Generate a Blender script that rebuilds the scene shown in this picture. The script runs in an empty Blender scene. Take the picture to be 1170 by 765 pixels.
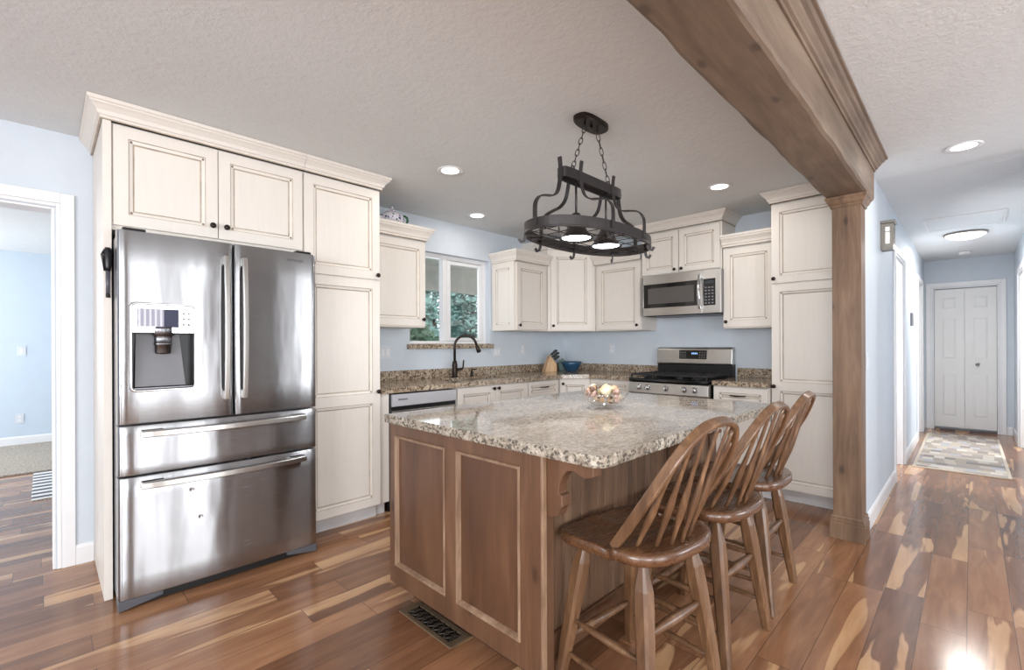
import bpy, bmesh, math, random
from mathutils import Vector, Matrix, noise as mnoise
rnd = random.Random(7)
PI = math.pi
SC = bpy.context.scene
COL = SC.collection

# ------------------------------------------------------------------ camera
def make_camera():
    f, hv, cx, rho = 530.0, 394.0, 585.0, math.radians(0.22)
    a = math.radians(44.73)
    d = Vector((math.cos(a), math.sin(a), 0)); r = Vector((math.sin(a), -math.cos(a), 0)); up = Vector((0, 0, 1))
    cr, sr = math.cos(rho), math.sin(rho)
    X = r*cr - up*sr; Y = r*sr + up*cr; Z = -d
    cam = bpy.data.cameras.new('camera'); co = bpy.data.objects.new('camera', cam); COL.objects.link(co)
    M = Matrix(((X.x, Y.x, Z.x, 0), (X.y, Y.y, Z.y, 0), (X.z, Y.z, Z.z, 1.25), (0, 0, 0, 1)))
    co.matrix_world = M
    cam.sensor_fit = 'HORIZONTAL'; cam.sensor_width = 36.0; cam.lens = f/1170*36
    cam.shift_y = (hv-382.5)/1170
    cam.clip_start = 0.02
    SC.camera = co
make_camera()

# ------------------------------------------------------------------ world, lights, exposure
EXPOSURE = -0.2
SC.view_settings.view_transform = 'Standard'
try: SC.view_settings.look = 'None'
except Exception: pass
SC.view_settings.exposure = EXPOSURE
SC.view_settings.gamma = 1.0
SC.view_settings.use_curve_mapping = False
W = bpy.data.worlds.new('daylight'); SC.world = W; W.use_nodes = True
bg = W.node_tree.nodes['Background']; bg.inputs['Color'].default_value = (0.86, 0.93, 1.0, 1); bg.inputs['Strength'].default_value = 2.4
try: W.cycles.sampling_method = 'NONE'
except Exception: pass
SC.cycles.sample_clamp_indirect = 4.0
SC.cycles.denoising_prefilter = 'ACCURATE'

def area(name, loc, direction, sx, sy, power, color=(1, 1, 1), spread=PI, shape='RECTANGLE', parent=None):
    l = bpy.data.lights.new(name, 'AREA'); l.shape = shape; l.size = sx
    if shape in ('RECTANGLE', 'ELLIPSE'): l.size_y = sy
    l.energy = power; l.color = color; l.spread = spread
    o = bpy.data.objects.new(name, l); COL.objects.link(o)
    o.location = loc
    o.rotation_euler = Vector(direction).to_track_quat('-Z', 'Y').to_euler()
    if parent: o.parent = parent
    return o
# daylight lamps: glass doors and sidelight from refrigerator reflections, kitchen window, and added fill
area('patio_daylight', (0.60, -4.15, 1.1), (0, 1, 0.12), 0.66, 2.1, 48, (0.96, 0.985, 1.0))
area('sidelight_daylight', (4.04, -4.15, 1.2), (0, 1, 0.12), 0.10, 1.9, 8, (0.96, 0.985, 1.0))
area('patio_daylight', (1.56, -4.15, 1.1), (0, 1, 0.12), 0.62, 2.1, 48, (0.96, 0.985, 1.0))
area('rear_fill_daylight', (-1.9, -4.1, 1.45), (0, 1, 0.45), 2.0, 1.4, 200, (0.96, 0.985, 1.0))  # added fill for room and ceiling; its picture window is unseen and invented
area('west_fill_daylight', (-3.25, -0.6, 1.4), (1, 0, 0.45), 2.6, 1.6, 215, (0.97, 0.985, 1.0))  # added ambient fill; the west opening was made for this lamp
area('kitchen_window_daylight', (2.86, 4.3, 1.8), (0, -1, -0.1), 1.0, 0.9, 8, (0.9, 0.97, 1.0))
area('side_room_fill', (-2.4, 7.2, 1.4), (1, -0.1, 0.25), 1.8, 1.4, 110, (0.95, 0.98, 1.0))  # added lamp lighting the side room; no window stands behind it
area('east_fill_lamp', (4.2, -2.6, 1.45), (-1, 0.35, 0.3), 1.4, 1.4, 75, (0.97, 0.985, 1.0))  # added fill in front of a solid wall, no window there
area('bedroom_hall_fill', (5.85, 1.75, 1.35), (0, -1, 0.1), 1.1, 1.6, 60, (1.0, 0.985, 0.96))  # added to brighten the hall, imitating an unseen bedroom window
area('right_bedroom_hall_fill', (7.75, -1.85, 1.35), (0, 1, 0.1), 1.2, 1.6, 75, (1.0, 0.985, 0.96))  # second added hall light, shining from the unseen room on the right

# ------------------------------------------------------------------ node helpers
def lin(c):
    return tuple((v/12.92 if v <= 0.04045 else ((v+0.055)/1.055)**2.4) for v in [x/255 for x in c]) + (1,)
class NT:
    def __init__(s, name):
        s.m = bpy.data.materials.new(name); s.m.use_nodes = True
        s.t = s.m.node_tree; s.b = s.t.nodes['Principled BSDF']
    def n(s, typ, **kw):
        nd = s.t.nodes.new(typ)
        for k, v in kw.items(): setattr(nd, k, v)
        return nd
    def l(s, a, b): s.t.links.new(a, b)
    def val(s, sock, v):
        if hasattr(v, 'is_linked') or isinstance(v, bpy.types.NodeSocket): s.l(v, sock)
        else: sock.default_value = v
    def math(s, op, a, b=None, c=None):
        nd = s.n('ShaderNodeMath', operation=op)
        s.val(nd.inputs[0], a)
        if b is not None: s.val(nd.inputs[1], b)
        if c is not None: s.val(nd.inputs[2], c)
        return nd.outputs[0]
    def coord(s, scale=(1, 1, 1), rot=(0, 0, 0), kind='Object'):
        tc = s.n('ShaderNodeTexCoord'); mp = s.n('ShaderNodeMapping')
        mp.inputs['Scale'].default_value = scale; mp.inputs['Rotation'].default_value = rot
        s.l(tc.outputs[kind], mp.inputs['Vector']); return mp.outputs[0]
    def noise(s, vec, scale=5, detail=4, rough=0.5, dist=0.0):
        nd = s.n('ShaderNodeTexNoise'); s.l(vec, nd.inputs['Vector'])
        nd.inputs['Scale'].default_value = scale; nd.inputs['Detail'].default_value = detail
        nd.inputs['Roughness'].default_value = rough; nd.inputs['Distortion'].default_value = dist
        return nd.outputs['Fac']
    def voro(s, vec, scale=5, feature='F1', rnd=1.0):
        nd = s.n('ShaderNodeTexVoronoi', feature=feature); s.l(vec, nd.inputs['Vector']); nd.inputs['Scale'].default_value = scale
        nd.inputs['Randomness'].default_value = rnd
        return nd
    def ramp(s, fac, stops, interp='LINEAR'):
        nd = s.n('ShaderNodeValToRGB'); s.l(fac, nd.inputs[0]); cr = nd.color_ramp; cr.interpolation = interp
        while len(cr.elements) < len(stops): cr.elements.new(0.5)
        for e, (p, c) in zip(cr.elements, stops):
            e.position = p; e.color = c if len(c) == 4 else lin(c)
        return nd.outputs['Color']
    def mix(s, fac, a, b, mode='MIX'):
        nd = s.n('ShaderNodeMix', data_type='RGBA', blend_type=mode)
        s.val(nd.inputs[0], fac); s.val(nd.inputs[6], a); s.val(nd.inputs[7], b)
        return nd.outputs[2]
    def bump(s, h, strength=0.2, dist=0.01):
        nd = s.n('ShaderNodeBump'); s.l(h, nd.inputs['Height']); nd.inputs['Strength'].default_value = strength
        nd.inputs['Distance'].default_value = dist; s.l(nd.outputs[0], s.b.inputs['Normal'])
    def set(s, **kw):
        for k, v in kw.items(): s.val(s.b.inputs[k.replace('_', ' ')], v)
        return s.m

def plain(name, rgb, rough=0.5, metal=0.0, var=0.04, spec=None, coat=0.0):
    t = NT(name); c = lin(rgb)
    f = t.noise(t.coord(), 9, 3)
    lo = tuple(max(0, x*(1-var)) for x in c[:3])+(1,); hi = tuple(min(1, x*(1+var)) for x in c[:3])+(1,)
    t.set(Base_Color=t.ramp(f, [(0.3, lo), (0.7, hi)]), Roughness=rough, Metallic=metal)
    if spec is not None: t.b.inputs['Specular IOR Level'].default_value = spec
    t.b.inputs['Coat Weight'].default_value = coat
    return t.m
def emit(name, rgb, strength):
    t = NT(name); t.set(Base_Color=lin(rgb), Emission_Color=lin(rgb), Emission_Strength=strength, Roughness=0.6)
    try: t.m.cycles.emission_sampling = 'NONE'
    except Exception: pass
    return t.m
def glass(name, rgb=(255, 255, 255), rough=0.0, ior=1.45):
    t = NT(name); t.set(Base_Color=lin(rgb), Roughness=rough, IOR=ior, Transmission_Weight=1.0); return t.m
def pane_glass(name):
    t = NT(name); tr = t.n('ShaderNodeBsdfTransparent'); gl = t.n('ShaderNodeBsdfGlossy'); gl.inputs['Roughness'].default_value = 0.02
    lw = t.n('ShaderNodeLayerWeight'); lw.inputs[0].default_value = 0.5
    fr = t.n('ShaderNodeMath', operation='POWER'); t.l(lw.outputs['Facing'], fr.inputs[0]); fr.inputs[1].default_value = 2.2
    fr2 = t.n('ShaderNodeMath', operation='MULTIPLY_ADD'); t.l(fr.outputs[0], fr2.inputs[0]); fr2.inputs[1].default_value = 0.5; fr2.inputs[2].default_value = 0.04; fr = fr2
    mx = t.n('ShaderNodeMixShader'); t.l(fr.outputs[0], mx.inputs[0]); t.l(tr.outputs[0], mx.inputs[1]); t.l(gl.outputs[0], mx.inputs[2])
    t.l(mx.outputs[0], t.t.nodes['Material Output'].inputs[0]); return t.m
def stain_paint(name, rgb, var=0.05, rough=0.42, streak=(18, 18, 2.0)):
    """brushed, lightly worn cabinet paint with vertical brush streaks"""
    t = NT(name); c = lin(rgb); v = t.coord(streak); f = t.noise(v, 3, 5, 0.6)
    lo = tuple(x*(1-var) for x in c[:3])+(1,); hi = tuple(min(1, x*(1+var*0.6)) for x in c[:3])+(1,)
    t.set(Base_Color=t.ramp(f, [(0.25, lo), (0.75, hi)]), Roughness=rough); t.bump(f, 0.05, 0.002); return t.m
def wood(name, dark, mid, light, grain=(1, 14, 14), scale=1.6, rough=0.45, knots=0.0, coat=0.0, plane='yz'):
    t = NT(name)
    v = t.coord(grain); f = t.noise(v, scale, 7, 0.62, 0.7)
    v2 = t.coord(tuple(g*3.2 if g > 2 else g*1.6 for g in grain)); f2 = t.noise(v2, scale*2.2, 4, 0.6, 0.2)
    v3 = t.coord((1, 1, 1)); f3 = t.noise(v3, 2.3, 3, 0.5)
    k = t.math('ADD', t.math('MULTIPLY', f, 0.62), t.math('ADD', t.math('MULTIPLY', f2, 0.2), t.math('MULTIPLY', f3, 0.22)))
    col = t.ramp(k, [(0.36, dark), (0.52, mid), (0.68, light)])
    if knots:
        sp = t.n('ShaderNodeSeparateXYZ'); t.l(t.coord(tuple(5.5 if g > 2 else 2.6 for g in grain)), sp.inputs[0]); cb = t.n('ShaderNodeCombineXYZ')
        ia, ib = {'yz': (1, 2), 'xy': (0, 1), 'xz': (0, 2)}[plane]; t.l(sp.outputs[ia], cb.inputs[0]); t.l(sp.outputs[ib], cb.inputs[1])
        vo = t.n('ShaderNodeTexVoronoi', voronoi_dimensions='2D'); t.l(cb.outputs[0], vo.inputs['Vector']); vo.inputs['Scale'].default_value = 1.0
        csep = t.n('ShaderNodeSeparateColor'); t.l(vo.outputs['Color'], csep.inputs[0]); keep = t.math('LESS_THAN', csep.outputs[0], 0.55)
        halo = t.ramp(vo.outputs['Distance'], [(0.0, (1, 1, 1, 1)), (0.34, (0, 0, 0, 1))])
        col = t.mix(t.math('MULTIPLY', t.math('MULTIPLY', halo, keep), 0.45*knots), col, lin(dark))
        wob = t.math('ADD', vo.outputs['Distance'], t.math('MULTIPLY', t.math('SUBTRACT', f2, 0.5), 0.10))
        km = t.math('MULTIPLY', keep, 1.0); km0 = t.ramp(wob, [(0.04, (1, 1, 1, 1)), (0.10, (0, 0, 0, 1))]); km = t.math('MULTIPLY', km, km0)
        col = t.mix(t.math('MULTIPLY', km, knots), col, tuple(x*0.35 for x in lin(dark)[:3])+(1,))
    t.set(Base_Color=col, Roughness=t.math('ADD', rough-0.08, t.math('MULTIPLY', f2, 0.16)))
    t.b.inputs['Coat Weight'].default_value = coat; t.b.inputs['Coat Roughness'].default_value = 0.2
    t.bump(f2, 0.04, 0.002); return t.m
def granite(name, base, light, tan, dark, fleck, rough=0.12, scale=1.0, flow=0.0, edge=False, amount=0.85, veil=0.0):
    t = NT(name); v = t.coord((scale, scale*(1+flow), scale))
    big = t.noise(v, 4, 5, 0.6, 0.8); mid = t.noise(v, 42, 5, 0.72, 0.3); fine = t.noise(v, 120, 4, 0.7)
    k = t.math('ADD', t.math('MULTIPLY', big, 0.30), t.math('ADD', t.math('MULTIPLY', mid, 0.45), t.math('MULTIPLY', fine, 0.25)))
    c1 = t.ramp(k, [(0.40, tan), (0.5, base), (0.59, light)])
    vo = t.voro(v, 105); cell = t.n('ShaderNodeSeparateColor'); t.l(vo.outputs['Color'], cell.inputs[0])
    pick = t.math('ADD', t.math('MULTIPLY', cell.outputs[0], 0.5), t.math('MULTIPLY', mid, 0.5))
    fl = t.ramp(pick, [(fleck-0.03, (1, 1, 1, 1)), (fleck+0.03, (0, 0, 0, 1))])
    c2 = t.mix(t.math('MULTIPLY', fl, amount), c1, lin(dark))
    if veil:
        wv = t.noise(t.coord((scale*1.0, scale*4.0, scale)), 9, 5, 0.65, 1.2)
        c2 = t.mix(t.math('MULTIPLY', t.ramp(wv, [(0.52, (0, 0, 0, 1)), (0.62, (1, 1, 1, 1))]), veil), c2, lin(light))
    t.set(Base_Color=c2, Roughness=rough)
    if edge: t.bump(t.math('ADD', t.math('MULTIPLY', mid, 0.8), t.math('MULTIPLY', fine, 0.5)), 0.7, 0.012)
    return t.m
def steel(name, rgb=(200, 200, 203), rough=0.2, brush=(2, 2, 160), wob=0.0, dents=False, aniso=0.0):
    t = NT(name); v = t.coord(brush); f = t.noise(v, 6, 3)
    t.set(Base_Color=lin(rgb), Metallic=1.0, Roughness=t.math('ADD', rough-0.01, t.math('MULTIPLY', f, 0.02)))
    if aniso:
        tg = t.n('ShaderNodeCombineXYZ'); tg.inputs[2].default_value = 1.0; t.l(tg.outputs[0], t.b.inputs['Tangent'])
        t.b.inputs['Anisotropic'].default_value = aniso; t.b.inputs['Anisotropic Rotation'].default_value = ANISO_ROT
    h = t.math('MULTIPLY', f, 0.0)
    if wob: h = t.math('ADD', h, t.math('MULTIPLY', t.noise(t.coord((3.2, 3.2, 0.8)), 2.6, 2, 0.4), wob))
    if dents:
        vo = t.voro(t.coord((1, 0.05, 1)), 7.5); m = t.ramp(vo.outputs['Distance'], [(0.0, (0, 0, 0, 1)), (0.085, (1, 1, 1, 1))])
        lowz = t.n('ShaderNodeSeparateXYZ'); t.l(t.coord(), lowz.inputs[0])
        g = t.math('LESS_THAN', lowz.outputs[2], 0.56)
        h = t.math('SUBTRACT', h, t.math('MULTIPLY', t.math('SUBTRACT', 1.0, m), t.math('MULTIPLY', g, 0.16)))
    if wob or dents: t.bump(h, 0.5, 0.02)
    return t.m
ANISO_ROT = 0.0
def floor_planks(name):
    t = NT(name); tc = t.n('ShaderNodeTexCoord'); sp = t.n('ShaderNodeSeparateXYZ'); t.l(tc.outputs['Object'], sp.inputs[0])
    x, y = sp.outputs[0], sp.outputs[1]
    ry = t.math('DIVIDE', t.math('ADD', y, 10*0.15-0.018), 0.15); row = t.math('FLOOR', ry); fy = t.math('FRACT', ry)
    wn = t.n('ShaderNodeTexWhiteNoise', noise_dimensions='1D'); t.l(row, wn.inputs['W'])
    rx = t.math('ADD', t.math('DIVIDE', t.math('ADD', x, 20), 0.95), t.math('MULTIPLY', wn.outputs['Value'], 7.3)); ix = t.math('FLOOR', rx); fx = t.math('FRACT', rx)
    cb = t.n('ShaderNodeCombineXYZ'); t.l(row, cb.inputs[0]); t.l(ix, cb.inputs[1])
    w2 = t.n('ShaderNodeTexWhiteNoise', noise_dimensions='2D'); t.l(cb.outputs[0], w2.inputs['Vector'])
    idc = t.n('ShaderNodeSeparateColor'); t.l(w2.outputs['Color'], idc.inputs[0])
    def gvec(sx, sy, k):
        c = t.n('ShaderNodeCombineXYZ')
        t.l(t.math('ADD', t.math('MULTIPLY', x, sx), t.math('MULTIPLY', idc.outputs[0], 37.0*k)), c.inputs[0])
        t.l(t.math('ADD', t.math('MULTIPLY', y, sy), t.math('MULTIPLY', idc.outputs[1], 29.0*k)), c.inputs[1])
        t.l(t.math('MULTIPLY', idc.outputs[2], 11.0), c.inputs[2]); return c.outputs[0]
    grain = t.noise(gvec(1.3, 10, 1), 2.0, 5, 0.55, 0.6)
    fine = t.noise(gvec(3, 60, 2), 2.0, 3, 0.6)
    cloud = t.noise(gvec(0.62, 6.0, 3), 1.2, 3, 0.45, 0.5)
    tone = t.math('ADD', t.math('MULTIPLY', idc.outputs[0], 0.34), t.math('ADD', t.math('MULTIPLY', grain, 0.56), t.math('MULTIPLY', fine, 0.10)))
    col = t.ramp(tone, [(0.26, (104, 70, 49)), (0.42, (128, 88, 62)), (0.58, (150, 106, 76)), (0.76, (174, 128, 93))])
    sap = t.ramp(cloud, [(0.59, (0, 0, 0, 1)), (0.607, (1, 1, 1, 1))])
    sapc = t.ramp(grain, [(0.3, (190, 146, 106)), (0.65, (212, 170, 128))])
    col = t.mix(t.math('MULTIPLY', sap, 0.85), col, sapc)
    ey = t.math('MINIMUM', fy, t.math('SUBTRACT', 1.0, fy)); ex = t.math('MINIMUM', fx, t.math('SUBTRACT', 1.0, fx))
    seam = t.math('MAXIMUM', t.math('LESS_THAN', ey, 0.011), t.math('LESS_THAN', ex, 0.0018))
    col = t.mix(t.math('MULTIPLY', seam, 0.6), col, lin((48, 30, 20)))
    t.set(Base_Color=col, Roughness=t.math('ADD', 0.13, t.math('MULTIPLY', grain, 0.06)))
    t.bump(t.math('SUBTRACT', 1.0, seam), 0.10, 0.002)
    return t.m
def patch_rug(name):
    t = NT(name); tc = t.n('ShaderNodeTexCoord'); sp = t.n('ShaderNodeSeparateXYZ'); t.l(tc.outputs['Object'], sp.inputs[0])
    rx = t.math('DIVIDE', sp.outputs[0], 0.125); row = t.math('FLOOR', rx)
    wn = t.n('ShaderNodeTexWhiteNoise', noise_dimensions='1D'); t.l(row, wn.inputs['W'])
    ry = t.math('ADD', t.math('DIVIDE', sp.outputs[1], 0.085), wn.outputs['Value']); iy = t.math('FLOOR', ry)
    cb = t.n('ShaderNodeCombineXYZ'); t.l(row, cb.inputs[0]); t.l(iy, cb.inputs[1])
    w2 = t.n('ShaderNodeTexWhiteNoise', noise_dimensions='2D'); t.l(cb.outputs[0], w2.inputs['Vector'])
    col = t.ramp(w2.outputs['Value'], [(0.0, (146, 138, 134)), (0.14, (168, 158, 152)), (0.34, (176, 164, 152)), (0.52, (198, 186, 172)), (0.7, (214, 206, 196)), (0.86, (184, 182, 186))], 'CONSTANT')
    fz = t.noise(t.coord(), 300, 2); t.set(Base_Color=t.mix(0.25, col, t.ramp(fz, [(0.3, (0.5, 0.5, 0.5, 1)), (0.7, (1, 1, 1, 1))]), 'MULTIPLY'), Roughness=0.95)
    t.bump(fz, 0.3, 0.004); return t.m
def stripe(name, axis, period, c1, c2, duty=0.5):
    t = NT(name); sp = t.n('ShaderNodeSeparateXYZ'); t.l(t.coord(), sp.inputs[0])
    f = t.math('LESS_THAN', t.math('FRACT', t.math('DIVIDE', sp.outputs[axis], period)), duty)
    t.set(Base_Color=t.mix(f, lin(c1), lin(c2)), Roughness=0.9); return t.m
def textured_ceiling(name, rgb):
    t = NT(name); f = t.noise(t.coord(), 38, 5, 0.62); g = t.noise(t.coord(), 9, 3, 0.6)
    c = lin(rgb)
    t.set(Base_Color=t.ramp(g, [(0.3, tuple(x*0.975 for x in c[:3])+(1,)), (0.7, c)]), Roughness=0.9)
    t.bump(t.ramp(f, [(0.42, (0, 0, 0, 1)), (0.6, (1, 1, 1, 1))]), 0.22, 0.006); return t.m

M = {}
M['wall'] = plain('wall_paint_blue', (204, 212, 221), 0.6, var=0.015)
M['hall_wall'] = M['wall']
M['side_wall'] = plain('side_room_paint', (198, 211, 224), 0.6, var=0.015)
M['ceiling'] = textured_ceiling('ceiling_texture', (222, 225, 227))
M['floor'] = floor_planks('walnut_planks')
M['white'] = plain('trim_white', (232, 232, 234), 0.35, var=0.01)
M['door_white'] = plain('door_white', (226, 225, 224), 0.4, var=0.01)
M['cab'] = stain_paint('cabinet_cream', (226, 219, 211), 0.03)
M['glaze'] = plain('cabinet_glaze', (182, 168, 152), 0.5, var=0.25)
M['glaze_dark'] = plain('cabinet_glaze_rubbed', (120, 100, 84), 0.5, var=0.3)
M['toe'] = plain('toe_kick_white', (212, 210, 210), 0.5)
M['bronze'] = plain('dark_bronze', (46, 38, 34), 0.35, 0.7, var=0.15)
M['iron'] = plain('wrought_iron', (66, 62, 62), 0.45, 0.6, var=0.2)
M['rustic'] = wood('rustic_beam_wood', (92, 76, 63), (118, 99, 83), (142, 123, 105), (0.9, 6, 6), 1.5, 0.6, 0.5, 0.0, 'xy')
M['rustic_post'] = wood('rustic_post_wood', (84, 62, 46), (114, 88, 67), (140, 113, 90), (9, 9, 0.9), 1.5, 0.5, 0.75)
M['island'] = wood('island_alder', (78, 53, 37), (98, 68, 48), (118, 85, 62), (7, 7, 0.9), 1.4, 0.42, 0.6)
M['island_shaded_field'] = wood('island_alder_shaded', (70, 45, 30), (90, 60, 41), (108, 76, 54), (6, 6, 0.9), 1.2, 0.42, 0.6)  # darker copy of the island alder: recess shade put into the field colour
M['island_bead'] = wood('island_bead_molding', (104, 78, 58), (136, 108, 86), (166, 138, 114), (6, 6, 1.2), 3, 0.45)
M['stool'] = wood('stool_oak', (70, 48, 33), (104, 74, 51), (136, 103, 75), (14, 14, 1.0), 1.8, 0.32, 0.0, 0.3)
M['stool_seat'] = wood('stool_seat_oak', (66, 42, 27), (98, 66, 44), (128, 92, 64), (1.2, 12, 12), 2.0, 0.28, 0.0, 0.4)
M['granite'] = granite('granite_brown', (164, 146, 126), (200, 186, 166), (128, 106, 86), (62, 52, 46), 0.395)
M['granite_top'] = granite('granite_island', (172, 159, 144), (200, 189, 175), (146, 131, 115), (96, 86, 76), 0.35, 0.055, 1.0, 0.6, False, 0.5, 0.22)
M['granite_edge'] = granite('granite_island_edge', (166, 155, 140), (204, 194, 180), (128, 113, 96), (70, 62, 55), 0.385, 0.45, 1.0, 0.0, True)
M['steel'] = steel('stainless_fridge', (172, 173, 176), 0.27, (2, 2, 160), 0.20, True, 1.0)
M['steel2'] = steel('stainless_range', (200, 198, 195), 0.28, (2, 2, 160), aniso=0.7)
M['steel_dark'] = steel('stainless_dark', (120, 120, 124), 0.3)
M['chrome'] = plain('chrome', (215, 215, 218), 0.12, 1.0, var=0.02)
M['nickel'] = plain('brushed_nickel', (132, 127, 120), 0.35, 0.9, var=0.05)
M['black'] = plain('black_plastic', (22, 22, 24), 0.35)
M['blackgloss'] = plain('black_glass', (14, 14, 16), 0.08)
M['grey'] = plain('grey_plastic', (118, 118, 122), 0.4)
M['foot'] = plain('foot_grey', (82, 82, 88), 0.45)
M['fridge_side'] = plain('fridge_side_grey', (128, 128, 132), 0.45)
M['cast'] = plain('cast_iron', (30, 29, 29), 0.55)
M['glass'] = pane_glass('window_glass')
M['clear'] = pane_glass('bowl_glass')
M['lamp'] = emit('lamp_lens', (255, 250, 240), 7)
M['lamp_hot'] = emit('bulb_face', (240, 246, 255), 14)
M['dome'] = emit('dome_glass', (255, 250, 242), 3.2)
M['rug'] = patch_rug('patchwork_rug')
M['rug_edge'] = plain('rug_binding', (206, 194, 178), 0.9)
M['mat'] = stripe('striped_mat', 1, 0.135, (232, 230, 228), (92, 92, 98))
def carpet():
    t = NT('carpet_pile'); f = t.noise(t.coord(), 70, 4, 0.8); t.set(Base_Color=t.ramp(f, [(0.35, (120, 110, 100)), (0.5, (172, 161, 148)), (0.65, (206, 196, 184))]), Roughness=0.95); t.bump(f, 0.6, 0.01); return t.m
M['carpet'] = carpet()
M['plate'] = plain('switch_plate', (212, 217, 224), 0.35)
M['blue_bowl'] = plain('blue_glaze', (38, 74, 104), 0.18)
M['green'] = plain('green_glaze', (36, 92, 62), 0.3)
M['blockwood'] = wood('knife_block_wood', (176, 138, 98), (200, 164, 124), (218, 186, 148), (8, 8, 1), 2, 0.45)
M['handle_black'] = plain('knife_handle', (26, 24, 26), 0.35)

# ------------------------------------------------------------------ mesh helpers
class MB:
    """collects shapes; build() links them as ONE mesh object"""
    def __init__(s): s.v = []; s.f = []; s.mi = []; s.sm = []
    def add(s, vs, fs, mi=0, smooth=False):
        o = len(s.v); s.v += [tuple(v) for v in vs]
        for i, f in enumerate(fs):
            s.f.append([o+k for k in f]); s.mi.append(mi if isinstance(mi, int) else mi[i]); s.sm.append(smooth)
        return s
    def box(s, x0, x1, y0, y1, z0, z1, mi=0):
        v = [(x0, y0, z0), (x1, y0, z0), (x1, y1, z0), (x0, y1, z0), (x0, y0, z1), (x1, y0, z1), (x1, y1, z1), (x0, y1, z1)]
        return s.add(v, [(0, 3, 2, 1), (4, 5, 6, 7), (0, 1, 5, 4), (1, 2, 6, 5), (2, 3, 7, 6), (3, 0, 4, 7)], mi)
    def prism(s, pts, z0, z1, mi=0, smooth=False):
        n = len(pts); v = [(p[0], p[1], z0) for p in pts]+[(p[0], p[1], z1) for p in pts]
        f = [tuple(range(n-1, -1, -1)), tuple(range(n, 2*n))]
        s.add(v, f, mi)
        o = len(s.v)-2*n
        for i in range(n):
            j = (i+1) % n; s.f.append([o+i, o+j, o+n+j, o+n+i]); s.mi.append(mi); s.sm.append(smooth)
        return s
    def xprism(s, pts, x0, x1, mi=0):
        """profile in (y, z) extruded along x"""
        n = len(pts); v = [(x0, p[0], p[1]) for p in pts]+[(x1, p[0], p[1]) for p in pts]
        f = [tuple(range(n)), tuple(range(2*n-1, n-1, -1))]+[(i, n+i, n+(i+1) % n, (i+1) % n) for i in range(n)]
        return s.add(v, f, mi)
    def lathe(s, prof, segs=24, c=(0, 0, 0), mi=0, axis='z', smooth=True, sx=1, sy=1):
        v = []; f = []
        for r, h in prof:
            for k in range(segs):
                a = 2*PI*k/segs; p = (r*math.cos(a)*sx, r*math.sin(a)*sy, h)
                if axis == 'x': p = (p[2], p[0], p[1])
                elif axis == 'y': p = (p[0], p[2], p[1])
                v.append((c[0]+p[0], c[1]+p[1], c[2]+p[2]))
        m = len(prof)
        for i in range(m-1):
            for k in range(segs):
                j = (k+1) % segs; f.append((i*segs+k, i*segs+j, (i+1)*segs+j, (i+1)*segs+k))
        f.append(tuple(range(segs-1, -1, -1))); f.append(tuple((m-1)*segs+k for k in range(segs)))
        return s.add(v, f, mi, smooth)
    def tube(s, path, rad, segs=10, mi=0, flat=None, up=None, closed=False, smooth=True):
        """round (or flat=(w,h) rectangular) section swept along a path; rad number or list"""
        P = [Vector(p) for p in path]; n = len(P); v = []; f = []
        sec = [(math.cos(2*PI*k/segs), math.sin(2*PI*k/segs)) for k in range(segs)]
        if flat:
            w, h = flat; sec = [(-w, -h), (w, -h), (w, h), (-w, h)]; segs = 4; smooth = False
        N = None
        for i in range(n):
            if closed: T = (P[(i+1) % n]-P[i-1]).normalized()
            else: T = (P[min(i+1, n-1)]-P[max(i-1, 0)]).normalized()
            if up is not None:
                U = Vector(up(i) if callable(up) else up); A = T.cross(U).normalized(); B = A.cross(T).normalized()
            else:
                if N is None: N = T.orthogonal().normalized()
                N = (N-T*N.dot(T)).normalized(); A = N; B = T.cross(N)
            r = rad[i] if isinstance(rad, (list, tuple)) else rad
            if flat: r = 1.0 if not isinstance(rad, (list, tuple)) else rad[i]
            for cx, cy in sec: v.append(P[i]+A*cx*r+B*cy*r)
        m = n if closed else n-1
        for i in range(m):
            i2 = (i+1) % n
            for k in range(segs):
                j = (k+1) % segs; f.append((i*segs+k, i*segs+j, i2*segs+j, i2*segs+k))
        if not closed:
            f.append(tuple(range(segs-1, -1, -1))); f.append(tuple((n-1)*segs+k for k in range(segs)))
        return s.add(v, f, mi, smooth)
    def sphere(s, c, r, seg=12, ring=8, mi=0, sx=1, sy=1, sz=1):
        prof = [(max(1e-4, r*math.sin(PI*i/ring)), -r*sz*math.cos(PI*i/ring)) for i in range(ring+1)]
        return s.lathe(prof, seg, c, mi, 'z', True, sx, sy)
    def sweep(s, path, prof, mi=0, left=True):
        """molding: profile (out, z) swept along a plan polyline with mitred corners; out goes to the right of travel"""
        P = [Vector((p[0], p[1])) for p in path]; n = len(P); m = len(prof); v = []; f = []
        for i in range(n):
            d0 = (P[i]-P[i-1]).normalized() if i > 0 else None
            d1 = (P[i+1]-P[i]).normalized() if i < n-1 else None
            if d0 is None: d0 = d1
            if d1 is None: d1 = d0
            n0 = Vector((d0.y, -d0.x)); n1 = Vector((d1.y, -d1.x)); b = (n0+n1); b = b/(1+n0.dot(n1))
            for o, z in prof: v.append((P[i].x+b.x*o, P[i].y+b.y*o, z))
        for i in range(n-1):
            for k in range(m):
                j = (k+1) % m; f.append((i*m+k, i*m+j, (i+1)*m+j, (i+1)*m+k))
        f.append(tuple(range(m))); f.append(tuple((n-1)*m+k for k in range(m-1, -1, -1)))
        return s.add(v, f, mi)
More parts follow.
